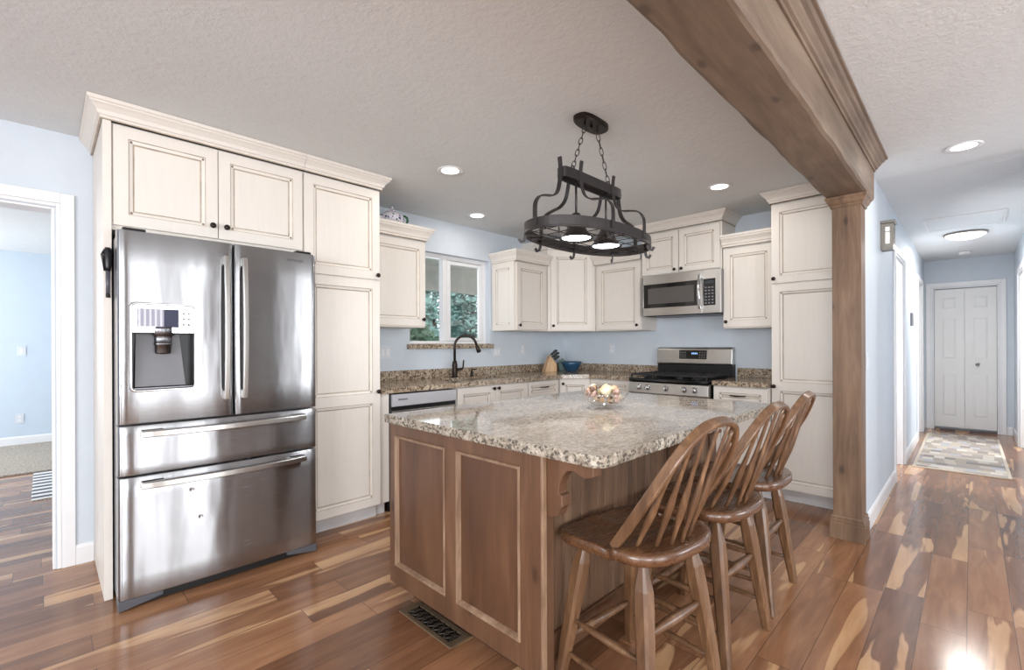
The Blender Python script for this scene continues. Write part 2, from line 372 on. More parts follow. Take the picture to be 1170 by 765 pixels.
    def build(s, name, mats, parent=None, bevel=0.0, loc=None, segs=2, fix=True, subsurf=0):
        me = bpy.data.meshes.new(name); me.from_pydata(s.v, [], s.f)
        if not isinstance(mats, (list, tuple)): mats = [mats]
        for m in mats: me.materials.append(m)
        for p, mi, sm in zip(me.polygons, s.mi, s.sm): p.material_index = mi; p.use_smooth = sm
        if fix:
            bm = bmesh.new(); bm.from_mesh(me); bmesh.ops.recalc_face_normals(bm, faces=bm.faces); bm.to_mesh(me); bm.free()
        me.update()
        o = bpy.data.objects.new(name, me); COL.objects.link(o)
        if parent: o.parent = parent
        if loc: o.location = loc
        if bevel:
            md = o.modifiers.new('bevel', 'BEVEL'); md.width = bevel; md.segments = segs; md.limit_method = 'ANGLE'; md.angle_limit = math.radians(40)
            md.harden_normals = False
        if subsurf:
            md = o.modifiers.new('subsurf', 'SUBSURF'); md.levels = subsurf; md.render_levels = subsurf
        return o
def tag(o, label, cat, group=None):
    o['label'] = label; o['category'] = cat
    if group: o['group'] = group
    return o
def thing(name, label, cat, loc=(0, 0, 0), rz=0.0, group=None):
    o = bpy.data.objects.new(name, None); COL.objects.link(o); o.empty_display_size = 0.1
    o.location = loc; o.rotation_euler = (0, 0, rz)
    return tag(o, label, cat, group)
def struct(o): o['kind'] = 'structure'; return o
def copy_tree(o, parent=None):
    c = o.copy(); COL.objects.link(c)
    if parent: c.parent = parent
    for ch in list(o.children): copy_tree(ch, c)
    return c
def smoothstep(a, b, x):
    t = max(0, min(1, (x-a)/(b-a))); return t*t*(3-2*t)

# ------------------------------------------------------------------ room shell
CEIL = 2.46; YW = 3.66; XW = 4.65; YH = 0.50; YR = -0.41; XE = 9.2
struct(MB().box(-3.4, 9.4, -4.3, 3.80, -0.12, 0.0).box(-3.4, 1.72, 3.80, 8.75, -0.12, 0.0).build('floor', M['floor']))
struct(MB().box(-3.4, 9.4, -4.3, 3.80, CEIL, CEIL+0.12).box(-3.4, 1.72, 3.80, 8.75, CEIL, CEIL+0.12).build('ceiling', M['ceiling']))
# window wall with the side-room doorway and the sink window (pieces around the two openings)
DX0, DX1, DZ = -0.86, 0.046, 2.035
WX0, WX1, WZ0, WZ1 = 2.36, 3.36, 1.262, 2.145
w = MB()
w.box(-3.4, DX0, YW, YW+0.14, 0, CEIL); w.box(DX0, DX1, YW, YW+0.14, DZ, CEIL); w.box(DX1, WX0, YW, YW+0.14, 0, CEIL)
w.box(WX0, WX1, YW, YW+0.14, 0, WZ0); w.box(WX0, WX1, YW, YW+0.14, WZ1, CEIL); w.box(WX1, XW+0.12, YW, YW+0.14, 0, CEIL)
struct(w.build('wall_left', M['wall']))
struct(MB().box(XW, XW+0.12, 0.622, YW, 0, CEIL).build('wall_back', M['wall']))
# hall wall on the left with two openings
H1a, H1b, H2a, H2b, HD = 5.46, 6.24, 7.95, 8.72, 2.06
w = MB()
w.box(3.765, H1a, YH, YH+0.12, 0, CEIL); w.box(H1a, H1b, YH, YH+0.12, HD, CEIL); w.box(H1b, H2a, YH, YH+0.12, 0, CEIL)
w.box(H2a, H2b, YH, YH+0.12, HD, CEIL); w.box(H2b, XE, YH, YH+0.12, 0, CEIL)
struct(w.build('wall_hall_left', M['wall']))
R1a, R1b = 7.28, 8.22
w = MB()
w.box(4.3, R1a, YR-0.12, YR, 0, CEIL); w.box(R1a, R1b, YR-0.12, YR, HD, CEIL); w.box(R1b, XE, YR-0.12, YR, 0, CEIL)
struct(w.build('wall_hall_right', M['wall']))
EDa, EDb, EDz = -0.265, 0.405, 2.055
w = MB()
w.box(XE, XE+0.12, YR-0.12, EDa, 0, CEIL); w.box(XE, XE+0.12, EDa, EDb, EDz, CEIL); w.box(XE, XE+0.12, EDb, YH+0.12, 0, CEIL)
struct(w.build('wall_hall_end', M['wall']))
struct(MB().box(4.77, 9.32, 1.9, 2.0, 0, CEIL).build('wall_bedroom', M['wall']))
struct(MB().box(9.34, 9.40, -0.6, 0.7, 0, CEIL).build('wall_closet', M['wall']))
# living room behind the camera
struct(MB().box(4.3, 4.42, -4.2, YR-0.12, 0, CEIL).build('wall_living_east', M['wall']))
w = MB()
LZ = 2.2
for a, b in ((-3.4, -2.95), (-0.85, 0.25), (0.95, 1.22), (1.9, 3.98), (4.10, 4.3)): w.box(a, b, -4.32, -4.2, 0, CEIL)
w.box(-2.95, -0.85, -4.32, -4.2, 0, 0.72); w.box(-2.95, -0.85, -4.32, -4.2, LZ, CEIL); w.box(0.25, 0.95, -4.32, -4.2, LZ, CEIL); w.box(1.22, 1.9, -4.32, -4.2, LZ, CEIL); w.box(3.98, 4.10, -4.32, -4.2, LZ, CEIL); w.box(3.98, 4.10, -4.32, -4.2, 0, 0.2)
struct(w.build('wall_living_rear', plain('rear_wall_reflect_dark', (70, 71, 74), 0.6, var=0.02)))  # unseen wall coloured dark to put grey into the refrigerator's reflection
w = MB(); w.box(-3.52, -3.4, -4.32, -2.0, 0, CEIL); w.box(-3.52, -3.4, 0.8, YW, 0, CEIL); w.box(-3.52, -3.4, -2.0, 0.8, 0, 0.6); w.box(-3.52, -3.4, -2.0, 0.8, LZ, CEIL)
struct(w.build('wall_living_west', M['wall']))
# side room seen through the doorway
w = MB(); w.box(-3.4, 1.7, 8.6, 8.72, 0, CEIL)
struct(w.build('wall_side_room', M['side_wall']))
struct(MB().box(1.6, 1.72, YW+0.14, 8.6, 0, CEIL).build('wall_side_room_right', M['side_wall']))
struct(MB().box(-3.4, 1.6, 6.62, 8.6, 0.0, 0.012).build('floor_carpet', M['carpet']))

def baseboard(name, path, h=0.115, t=0.014):
    prof = [(0.0005, 0.001), (t, 0.001), (t, h-0.02), (t*0.55, h-0.004), (0.0005, h)]
    return struct(MB().sweep(path, prof).build(name, M['white']))
baseboard('baseboard_side_room', [(-3.3, 8.6), (1.6, 8.6)])
baseboard('baseboard_left', [(0.122, YW), (0.204, YW)])
baseboard('baseboard_hall_left', [(3.78, YH), (H1a-0.075, YH)])
baseboard('baseboard_hall_mid', [(H1b+0.075, YH), (H2a-0.075, YH)])
baseboard('baseboard_hall_far', [(H2b+0.075, YH), (XE-0.001, YH)])
baseboard('baseboard_end_left', [(XE, YH-0.02), (XE, EDb+0.075)])
baseboard('baseboard_end_right', [(XE, EDa-0.075), (XE, YR+0.02)])
baseboard('baseboard_hall_right', [(R1a-0.085, YR), (4.3, YR)])
baseboard('baseboard_hall_right_far', [(XE-0.001, YR), (R1b+0.085, YR)])

def casing(name, plane, a, b, top, side, depth, axis='y', w=0.072, t=0.018, near=True, far=True, lining=None):
    """door casing on a wall plane plus the jamb lining inside the opening. side=+1/-1: direction out of the wall"""
    m = MB()
    o0, o1 = sorted((plane+side*0.0005, plane+side*t)); st = 0.007*side
    i0, i1 = sorted((plane+side*0.0005, plane+side*(t-0.008)))
    def bx(u0, u1, z0, z1, p0, p1):
        if axis == 'y': m.box(u0, u1, p0, p1, z0, z1)
        else: m.box(p0, p1, u0, u1, z0, z1)
    for s0, s1 in ((a-w, a-0.022), (b+0.022, b+w)): bx(s0, s1, 0.001, top+w, o0, o1)
    bx(a-0.022, b+0.022, top+0.022, top+w, o0, o1)
    for s0, s1 in ((a-0.022, a-0.004), (b+0.004, b+0.022)): bx(s0, s1, 0.001, top+0.022, i0, i1)
    bx(a-0.004, b+0.004, top+0.004, top+0.022, i0, i1)
    d0, d1 = sorted((plane, plane-side*depth))
    bx(a, a+0.014, 0.001, top-0.001, d0, d1); bx(b-0.014, b, 0.001, top-0.001, d0, d1); bx(a+0.014, b-0.014, top-0.014, top-0.001, d0, d1)
    return struct(m.build(name, M['white'], bevel=0.003))
casing('trim_1', YW, DX0, DX1, DZ, -1, 0.14, w=0.08)
casing('trim_2', YH, H1a, H1b, HD, -1, 0.12)
casing('trim_3', YH, H2a, H2b, HD, -1, 0.12)
casing('trim_4', YR, R1a, R1b, HD, +1, 0.12, w=0.085)
casing('trim_5', XE, EDa, EDb, EDz, -1, 0.12, axis='x')

# closed white doors in the hall side openings, swung shut at the back of the jamb
def slab_door(name, x0, x1, y, t=0.035):
    o = struct(MB().box(x0+0.016, x1-0.016, y, y+t, 0.012, HD-0.018).build(name, M['door_white'], bevel=0.002)); return o
slab_door('door_2', H2a, H2b, YH+0.07)
struct(MB().box(4.42, 9.32, -2.1, -2.0, 0, CEIL).build('wall_bedroom_right', M['wall']))

# bifold six-panel door at the hall end
def panel_leaf(m, y0, y1, z0, z1, x, cols):
    """door face with raised panels; face looks to -x. cols: list of (za, zb)"""
    t = 0.032
    m.box(x+0.004, x+t, y0, y1, z0, z1)
    yi0, yi1 = y0+0.075, y1-0.075
    m.box(x, x+0.005, y0, yi0, z0, z1); m.box(x, x+0.005, yi1, y1, z0, z1)
    zs = [z0]
    for za, zb in cols: zs += [za, zb]
    zs.append(z1)
    for k in range(0, len(zs), 2): m.box(x, x+0.005, yi0, yi1, zs[k], zs[k+1])
    for za, zb in cols:
        g = 0.02
        v = [(x+0.004, yi0+g*0.5, za+g*0.5), (x+0.004, yi1-g*0.5, za+g*0.5), (x+0.004, yi1-g*0.5, zb-g*0.5), (x+0.004, yi0+g*0.5, zb-g*0.5),
             (x-0.001, yi0+g*1.6, za+g*1.6), (x-0.001, yi1-g*1.6, za+g*1.6), (x-0.001, yi1-g*1.6, zb-g*1.6), (x-0.001, yi0+g*1.6, zb-g*1.6)]
        m.add(v, [(0, 1, 5, 4), (1, 2, 6, 5), (2, 3, 7, 6), (3, 0, 4, 7), (4, 5, 6, 7)])
d1 = bpy.data.objects.new('door_1', None); COL.objects.link(d1); d1.location = (XE, 0.07, 0); struct(d1)
cols = [(0.20, 0.82), (1.02, 1.62), (1.74, 1.92)]
for a, b in ((EDa+0.018-0.07, 0.0685-0.07), (0.0715-0.07, EDb-0.018-0.07)):
    m = MB(); panel_leaf(m, a, b, 0.042, 2.032, 0.02, cols); m.build('leaf', M['door_white'], d1)
kb = MB(); kb.lathe([(0.010, 0.022), (0.010, 0.006), (0.019, -0.006), (0.021, -0.02), (0.012, -0.03), (0.002, -0.031)], 16, (0, -0.13, 0.955), axis='x'); kb.build('door_knob', M['nickel'], d1)

# attic hatch, smoke detector
def hatch():
    t = thing('attic_hatch', 'square white attic access panel with thin trim in the hall ceiling', 'hatch', (6.40, 0.05, CEIL))
    m = MB(); m.box(-0.30, 0.30, -0.27, 0.27, -0.008, -0.001); m.build('panel', M['ceiling'], t)
    m = MB()
    m.box(-0.315, -0.301, -0.285, 0.285, -0.011, -0.001); m.box(0.301, 0.315, -0.285, 0.285, -0.011, -0.001)
    m.box(-0.301, 0.301, -0.285, -0.271, -0.011, -0.001); m.box(-0.301, 0.301, 0.271, 0.285, -0.011, -0.001)
    m.build('trim_frame', M['white'], t, 0.002)
hatch()
t = thing('smoke_detector', 'small round white smoke detector on the far hall ceiling', 'smoke detector', (8.55, 0.06, CEIL))
MB().lathe([(0.065, -0.001), (0.067, -0.02), (0.05, -0.035), (0.02, -0.038)], 24).build('housing', M['white'], t)
MB().lathe([(0.018, -0.038), (0.016, -0.042), (0.002, -0.043)], 16).build('test_button', M['plate'], t)

# ------------------------------------------------------------------ kitchen window
wn = bpy.data.objects.new('window_1', None); COL.objects.link(wn); wn.location = (WX0, YW, WZ0); struct(wn)
WW, WH = WX1-WX0, WZ1-WZ0
m = MB(); y0, y1 = 0.062, 0.125
m.box(0.0, 0.045, y0, y1, 0, WH); m.box(WW-0.045, WW, y0, y1, 0, WH); m.box(0.045, WW-0.045, y0, y1, 0, 0.03); m.box(0.045, WW-0.045, y0, y1, WH-0.04, WH)
m.box(0.425, 0.475, y0, y1, 0.03, WH-0.04)
m.build('window_frame', M['white'], wn, 0.004)
m = MB(); a, b, c, d = 0.48, WW-0.05, 0.034, WH-0.044
m.box(a, a+0.045, y0+0.005, y0+0.035, c, d); m.box(b-0.045, b, y0+0.005, y0+0.035, c, d); m.box(a+0.045, b-0.045, y0+0.005, y0+0.035, c, c+0.03); m.box(a+0.045, b-0.045, y0+0.005, y0+0.035, d-0.035, d)
sash = m.build('window_sash', M['white'], wn, 0.003)
MB().box(a+0.045, b-0.045, y0+0.018, y0+0.022, c+0.03, d-0.035).build('pane', M['glass'], sash)
MB().box(0.045, 0.425, 0.098, 0.102, 0.03, WH-0.04).build('pane', M['glass'], wn)
m = MB(); m.box(-0.03, WW+0.03, -0.03, 0.0, -0.045, 0.0); m.box(0.001, WW-0.001, 0.0, 0.06, -0.0, 0.003)
m.build('window_sill', M['granite'], wn, 0.004)

# outside: porch and planting seen through the window
struct(MB().box(-4, 12, 3.81, 30, -0.2, -0.05).build('ground', plain('ground_bounce_pale', (190, 188, 180), 0.9, var=0.1)))  # unseen ground made pale to bounce daylight onto the porch ceiling
struct(MB().box(0.5, 9, 3.83, 6.45, 2.6, 2.66).build('porch_ceiling', plain('porch_white', (240, 238, 232), 0.6)))
struct(MB().box(0.5, 9, 6.45, 6.6, 2.19, 2.60).build('porch_beam', plain('porch_beam_paint', (232, 228, 218), 0.6)))
leafA = plain('spruce_needles', (150, 186, 178), 0.8, var=0.25); leafB = plain('shrub_leaves', (166, 200, 172), 0.8, var=0.25)
bark = plain('bark', (96, 78, 62), 0.9, var=0.3)
def leaf_cloud(n, fn, size, seed):
    r = random.Random(seed); m = MB()
    for i in range(n):
        p, s = fn(r); d = Vector((r.uniform(-1, 1), r.uniform(-1, 1), r.uniform(-0.6, 1))).normalized(); e = d.orthogonal().normalized()
        q = d.cross(e); k = size*s*r.uniform(0.7, 1.3); p = Vector(p)
        m.add([p-e*k*0.35, p+d*k*0.6+q*k*0.1, p+e*k*0.35, p-d*k*0.5], [(0, 1, 2, 3)])
    return m
def conifer(loc, h, r0, label, seed):
    t = thing('evergreen_tree', label, 'tree', loc)
    def fn(r):
        z = r.random()*0.95+0.03; a = r.uniform(0, 2*PI); rr = r0*(1-z)**0.45*(0.75+0.25*r.random())*(0.88+0.12*math.sin(z*46+a*2)); return (rr*math.cos(a), rr*math.sin(a), z*h), 1.0
    leaf_cloud(9000, fn, 0.13, seed).build('foliage', leafA, t, fix=False)
    MB().tube([(0, 0, 0), (0, 0, h*0.9)], [0.12, 0.02], 8).build('trunk', bark, t)
conifer((7.75, 9.1, -0.05), 4.4, 0.95, 'bushy blue-green evergreen tree outside the right half of the window', 3)
conifer((5.75, 9.1, -0.05), 4.4, 0.95, 'bushy blue-green evergreen tree outside the left half of the window', 5)
conifer((8.35, 11.6, -0.05), 4.8, 1.35, 'blue-green evergreen tree farther back, filling the gap between the nearer two', 8)
def shrub(loc, rx, rz, label, seed):
    t = thing('garden_shrub', label, 'shrub', loc)
    def fn(r):
        a = r.uniform(0, 2*PI); c = r.uniform(-0.2, 1); q = math.sqrt(max(0, 1-c*c)); k = r.uniform(0.7, 1.0)
        return (rx*q*k*math.cos(a), rx*q*k*math.sin(a), rz*0.35+rz*0.65*c*k), 1.0
    leaf_cloud(3500, fn, 0.15, seed).build('foliage', leafB, t, fix=False)
    m = MB()
    for k in range(5): m.tube([(0, 0, 0), (rx*0.3*math.cos(k*1.3), rx*0.3*math.sin(k*1.3), rz*0.6)], [0.03, 0.01], 6)
    m.build('stems', bark, t)
shrub((4.0, 6.5, -0.05), 0.9, 1.75, 'leafy light green shrub low outside the left window pane', 11)

# ------------------------------------------------------------------ cabinet builders (local frame: front faces -y, x to the right, z up)
def door_mesh(x0, x1, z0, z1, cells=None, fw=0.056, th=0.020, cutout=None):
    m = MB(); P, G = 0, 1
    # back and rim (rim has a small glazed arris)
    v = [(x0, 0, z0), (x1, 0, z0), (x1, 0, z1), (x0, 0, z1), (x0, -th+0.002, z0), (x1, -th+0.002, z0), (x1, -th+0.002, z1), (x0, -th+0.002, z1),
         (x0+0.002, -th, z0+0.002), (x1-0.002, -th, z0+0.002), (x1-0.002, -th, z1-0.002), (x0+0.002, -th, z1-0.002)]
    m.add(v, [(0, 3, 2, 1), (0, 1, 5, 4), (1, 2, 6, 5), (2, 3, 7, 6), (3, 0, 4, 7)], P)
    m.add(v[4:], [(0, 1, 5, 4), (1, 2, 6, 5), (2, 3, 7, 6), (3, 0, 4, 7)], [P, P, P, P])
    X0, X1, Z0, Z1 = x0+0.002, x1-0.002, z0+0.002, z1-0.002
    if not cells: cells = [(z0, z1)]
    for ci, (a, b) in enumerate(cells):
        A = Z0 if ci == 0 else a; B = Z1 if ci == len(cells)-1 else b
        fa = fw if ci == 0 else fw*0.62; fb = fw if ci == len(cells)-1 else fw*0.62
        rings = [((X0, X1, A, B), -th)]
        ox0, ox1, oz0, oz1 = X0+fw, X1-fw, A+fa, B-fb
        for ins, y in ((0, -th), (0.0035, -th+0.005), (0.018, -th+0.009), (0.0215, -th+0.013), (0.026, -th+0.013)):
            rings.append(((ox0+ins, ox1-ins, oz0+ins, oz1-ins), y))
        vs = []
        for (p, q, r, s2), y in rings: vs += [(p, y, r), (q, y, r), (q, y, s2), (p, y, s2)]
        fs = []; mi = []
        for k in range(len(rings)-1):
            for j in range(4):
                j2 = (j+1) % 4; fs.append((k*4+j, k*4+j2, k*4+4+j2, k*4+4+j)); mi.append([P, G, P, G, G][k] if k < 5 else P)
        fs.append(tuple((len(rings)-1)*4+j for j in range(4))); mi.append(P)
        m.add(vs, fs, mi)
        # rubbed-through corners of the moulding
        for (cx, cz) in ((ox0+0.012, oz0+0.012), (ox1-0.012, oz0+0.012), (ox1-0.012, oz1-0.012), (ox0+0.012, oz1-0.012)):
            m.box(cx-0.0045, cx+0.0045, -th+0.005, -th+0.009, cz-0.0055, cz+0.0055, 2)
    return m
def knob(parent, x, y, z):
    MB().lathe([(0.007, 0.0), (0.006, -0.012), (0.010, -0.016), (0.0155, -0.022), (0.0155, -0.027), (0.010, -0.031), (0.001, -0.032)], 14, (x, y, z), axis='y').build('knob', M['bronze'], parent)
def pull(parent, x, y, z, w=0.11):
    m = MB()
    pts = [(x-w/2, y, z), (x-w/2, y-0.02, z), (x-w/2+0.015, y-0.027, z), (x, y-0.030, z-0.002), (x+w/2-0.015, y-0.027, z), (x+w/2, y-0.02, z), (x+w/2, y, z)]
    m.tube(pts, [0.006, 0.0055, 0.0055, 0.007, 0.0055, 0.0055, 0.006], 8); m.build('pull', M['bronze'], parent)
CROWN = [(0.001, 0), (0.010, 0), (0.010, 0.012), (0.018, 0.016), (0.024, 0.034), (0.040, 0.052), (0.050, 0.060), (0.050, 0.068), (0.058, 0.072), (0.060, 0.089), (0.001, 0.089)]
def crown_part(parent, path, z, h=0.09, out=1.0):
    s = h/0.089
    m = MB(); prof = [(o*out, z+k*s) for o, k in CROWN]
    m.sweep(path, prof); ob = m.build('crown_molding', [M['cab'], M['glaze']], parent)
    # thin glaze line along the foot and the fillet of the moulding
    g = MB(); g.sweep(path, [(0.001, z-0.004), (0.0105*out, z-0.004), (0.0105*out, z+0.0015), (0.001, z+0.0015)]); g.build('glaze_line', M['glaze'], ob)
def cabinet(name, label, loc, rz, w, d, z0, z1, doors, crown=None, group=None, toe=False, cat='cabinet', poly=None, open_top=False):
    t = thing(name, label, cat, (loc[0], loc[1], z0), rz, group)
    m = MB(); h = z1-z0
    b0 = 0.10 if toe else 0.0
    if poly: m.prism(poly, b0, h)
    elif open_top:
        m.box(0, w, 0, d, b0, b0+0.02); m.box(0, 0.018, 0, d, b0+0.02, h); m.box(w-0.018, w, 0, d, b0+0.02, h); m.box(0.018, w-0.018, 0, 0.02, b0+0.02, h); m.box(0.018, w-0.018, d-0.012, d, b0+0.02, h)
    else: m.box(0, w, 0, d, b0, h)
    m.build('carcass', M['cab'], t, 0.002)
    if toe:
        m = MB()
        if poly: m.box(0.0, w, 0.075, 0.095, 0.001, b0-0.001)
        else: m.box(0.0, w, 0.06, 0.08, 0.001, b0-0.001)
        m.build('toe_kick', M['toe'], t)
    for dd in doors:
        x0, x1, a, b = dd['r']; a -= z0; b -= z0
        cells = [(p-z0, q-z0) for p, q in dd['cells']] if 'cells' in dd else None
        o = door_mesh(x0, x1, a, b, cells, dd.get('fw', 0.056)).build(dd.get('n', 'door'), [M['cab'], M['glaze'], M['glaze_dark']], t)
        o.location = (0, -0.0005, 0)
        for kx, kz in dd.get('knob', []): knob(o, kx, -0.020, kz-z0)
        for kx, kz in dd.get('pull', []): pull(o, kx, -0.020, kz-z0)
    if crown: crown_part(t, crown[0], crown[1]-z0, crown[2])
    return t
R90 = -PI/2

# ---- tall run around the refrigerator (body front Y=3.05)
YF = 3.05
t = thing('refrigerator_cabinet', 'cream upper cabinet with two doors above the stainless refrigerator, side panel to floor', 'cabinet', (0.206, YF, 0))
m = MB(); m.box(0.004, 0.963, 0.0, 0.605, 1.835, 2.37); m.build('carcass', M['cab'], t, 0.002)
m = MB(); m.box(0.0, 0.032, -0.022, 0.607, 0.001, 1.834); m.box(0.0, 0.003, 0.0, 0.607, 1.835, 2.37); m.box(-0.001, 0.032, -0.022, 0.0, 1.834, 2.37); m.build('side_panel', M['cab'], t)
for x0, x1, kx in ((0.040, 0.4905, 0.462), (0.4945, 0.958, 0.530)):
    o = door_mesh(x0, x1, 1.858, 2.358).build('door', [M['cab'], M['glaze'], M['glaze_dark']], t); o.location = (0, -0.0005, 0); knob(o, kx, -0.02, 1.925)
crown_part(t, [(0.963, -0.022), (-0.001, -0.022), (-0.001, 0.607)][::-1], 2.372, 0.086)
PX0 = 1.171
cabinet('pantry_cabinet', 'tall cream pantry cabinet directly right of the refrigerator', (PX0, YF), 0, 0.542, 0.605, 0, 2.37,
    [dict(r=(0.004, 0.536, 1.722, 2.358), knob=[(0.512, 1.752)]), dict(r=(0.004, 0.536, 0.108, 1.712), cells=[(0.108, 0.875), (0.875, 1.712)], knob=[(0.512, 0.922)])],
    crown=([(0.0, -0.022), (0.542, -0.022), (0.542, 0.605)], 2.372, 0.086), toe=True)

# ---- base cabinets under the window (body front Y=3.07)
YB = 3.07; HB = 0.898
cabinet('sink_base_cabinet', 'white base cabinet with two doors below the sink', (2.43, YB), 0, 0.868, 0.585, 0, HB,
    [dict(r=(0.004, 0.432, 0.108, 0.89), knob=[(0.405, 0.862)]), dict(r=(0.436, 0.864, 0.108, 0.89), knob=[(0.463, 0.862)])], toe=True, open_top=True)
cabinet('drawer_base_cabinet', 'narrow white base cabinet with a top drawer right of the sink doors', (3.30, YB), 0, 0.485, 0.585, 0, HB,
    [dict(n='drawer', r=(0.006, 0.46, 0.74, 0.89), fw=0.038, pull=[(0.235, 0.83)]), dict(r=(0.006, 0.46, 0.108, 0.735), knob=[(0.43, 0.69)])], toe=True)
# diagonal corner base
P1 = Vector((3.80, 3.075)); P2 = Vector((4.065, 2.872)); ang = math.atan2(P2.y-P1.y, P2.x-P1.x); wd = (P2-P1).length
def loc2(pts): 
    c, s = math.cos(-ang), math.sin(-ang); return [((p[0]-P1.x)*c-(p[1]-P1.y)*s, (p[0]-P1.x)*s+(p[1]-P1.y)*c) for p in pts]
cabinet('corner_base_cabinet', 'white diagonal base cabinet in the counter corner with one door', P1, ang, wd, 0.4, 0, HB,
    [dict(r=(0.006, wd-0.006, 0.108, 0.89), knob=[(0.035, 0.845)])], toe=True, poly=loc2([P1, P2, (4.645, 2.872), (4.645, 3.655), (3.80, 3.655)]))
XB = 4.07
cabinet('drawer_base_cabinet', 'white base cabinet with a top drawer between corner and range', (XB, 2.865), R90, 0.487, 0.575, 0, HB,
    [dict(n='drawer', r=(0.006, 0.48, 0.74, 0.89), fw=0.038, pull=[(0.243, 0.83)]), dict(r=(0.006, 0.48, 0.108, 0.735), knob=[(0.44, 0.69)])], toe=True)
cabinet('drawer_base_cabinet', 'white base cabinet with a top drawer right of the range, beside the tall pantry', (XB, 1.582), R90, 0.437, 0.575, 0, HB,
    [dict(n='drawer', r=(0.006, 0.43, 0.735, 0.89), fw=0.045, pull=[(0.205, 0.822)]), dict(r=(0.006, 0.43, 0.108, 0.73), knob=[(0.04, 0.69)])], toe=True)
# tall pantry right of the range
cabinet('pantry_cabinet', 'tall cream pantry cabinet beside the wooden post', (4.12, 1.141), R90, 0.505, 0.525, 0, 2.37,
    [dict(r=(0.004, 0.50, 1.732, 2.352), knob=[(0.025, 1.768)]), dict(r=(0.004, 0.50, 0.108, 1.722), cells=[(0.108, 0.915), (0.915, 1.722)], knob=[(0.025, 0.915)])],
    crown=([(0.0, 0.525), (0.0, -0.022), (0.505, -0.022)], 2.372, 0.086), toe=True)

# ---- wall cabinets
YU = 3.32; XU = 4.32
cabinet('wall_cabinet', 'cream wall cabinet left of the window with a teapot on top', (1.735, YU), 0, 0.556, 0.335, 1.40, 2.135,
    [dict(r=(0.006, 0.552, 1.412, 2.118), knob=[(0.522, 1.468)])], crown=([(0, -0.021), (0.556, -0.021), (0.556, 0.335)], 2.137, 0.098))
t = cabinet('wall_cabinet', 'cream wall cabinet right of the window with a panelled side', (3.395, YU), 0, 0.51, 0.335, 1.40, 2.115,
    [dict(r=(0.012, 0.470, 1.412, 2.10), knob=[(0.04, 1.455)])], crown=([(0, 0.335), (0, -0.021), (0.51, -0.021)], 2.117, 0.104))
o = door_mesh(0.0, 0.33, 0.0, 0.71, fw=0.06, th=0.012).build('side_panel', [M['cab'], M['glaze'], M['glaze_dark']], t)
o.rotation_euler = (0, 0, R90); o.location = (-0.0005, 0.333, 0.002)
P1 = Vector((3.915, 3.318)); P2 = Vector((4.315, 2.975)); ang = math.atan2(P2.y-P1.y, P2.x-P1.x); wd = (P2-P1).length
cabinet('wall_cabinet', 'taller cream diagonal wall cabinet in the corner behind the hanging pot rack', P1, ang, wd, 0.4, 1.40, 2.30,
    [dict(r=(0.03, wd-0.03, 1.412, 2.28), knob=[(0.055, 1.46)], fw=0.062)], poly=loc2([P1, P2, (4.645, 2.975), (4.645, 3.655), (3.915, 3.655)]),
    crown=([loc2([(3.915, 3.655)])[0], (0, -0.001), (wd, -0.001), loc2([(4.645, 2.975)])[0]], 2.302, 0.10))
cabinet('wall_cabinet', 'cream wall cabinet with one door left of the microwave', (XU, 2.970), R90, 0.565, 0.325, 1.40, 2.125,
    [dict(r=(0.035, 0.56, 1.412, 2.11), knob=[(0.53, 1.452)])], crown=([(0, -0.021), (0.565, -0.021)], 2.127, 0.10))
cabinet('wall_cabinet', 'cream two-door wall cabinet above the microwave', (XU, 2.400), R90, 0.80, 0.325, 1.932, 2.37,
    [dict(r=(0.012, 0.396, 1.945, 2.35), knob=[(0.365, 1.975)], fw=0.05), dict(r=(0.404, 0.788, 1.945, 2.35), knob=[(0.435, 1.975)], fw=0.05)],
    crown=([(0, 0.325), (0, -0.021), (0.80, -0.021), (0.80, 0.325)], 2.372, 0.086))
cabinet('wall_cabinet', 'cream wall cabinet with one door between microwave and tall pantry', (XU, 1.590), R90, 0.445, 0.325, 1.39, 2.115,
    [dict(r=(0.006, 0.425, 1.402, 2.10), knob=[(0.035, 1.45)])], crown=([(0, -0.021), (0.445, -0.021)], 2.117, 0.10))

# ------------------------------------------------------------------ countertops
CT0, CT1 = 0.90, 0.94
SX0, SX1, SY0, SY1 = 2.47, 3.27, 3.15, 3.50
t = thing('countertop', 'brown granite countertop running under the window and round the corner to the range', 'countertop', (1.72, 3.03, CT0))
def rel(pts): return [(x-1.72, y-3.03) for x, y in pts]
m = MB(); ysp = YW-0.002
m.prism(rel([(1.716, 3.02), (SX0, 3.02), (SX0, ysp), (1.716, ysp)]), 0, 0.04)
m.prism(rel([(SX0, 3.02), (SX1, 3.02), (SX1, SY0), (SX0, SY0)]), 0, 0.04)
m.prism(rel([(SX0, SY1), (SX1, SY1), (SX1, ysp), (SX0, ysp)]), 0, 0.04)
m.prism(rel([(SX1, 3.02), (3.775, 3.02), (4.018, 2.845), (4.018, 2.376), (XW-0.002, 2.376), (XW-0.002, ysp), (SX1, ysp)]), 0, 0.04)
m.build('slab', M['granite'], t)
m = MB(); m.prism(rel([(1.716, ysp-0.02), (XW-0.022, ysp-0.02), (XW-0.022, ysp), (1.716, ysp)]), 0.0405, 0.125)
m.prism(rel([(XW-0.022, 2.376), (XW-0.002, 2.376), (XW-0.002, ysp), (XW-0.022, ysp)]), 0.0405, 0.125)
m.build('backsplash', M['granite'], t, 0.002)
t = thing('countertop', 'short brown granite countertop between the range and the tall pantry', 'countertop', (4.02, 1.145, CT0))
MB().box(0, 0.628, 0, 0.435, 0, 0.04).build('slab', M['granite'], t, 0.003)
MB().box(0.608, 0.628, 0, 0.435, 0.0405, 0.125).build('backsplash', M['granite'], t, 0.002)

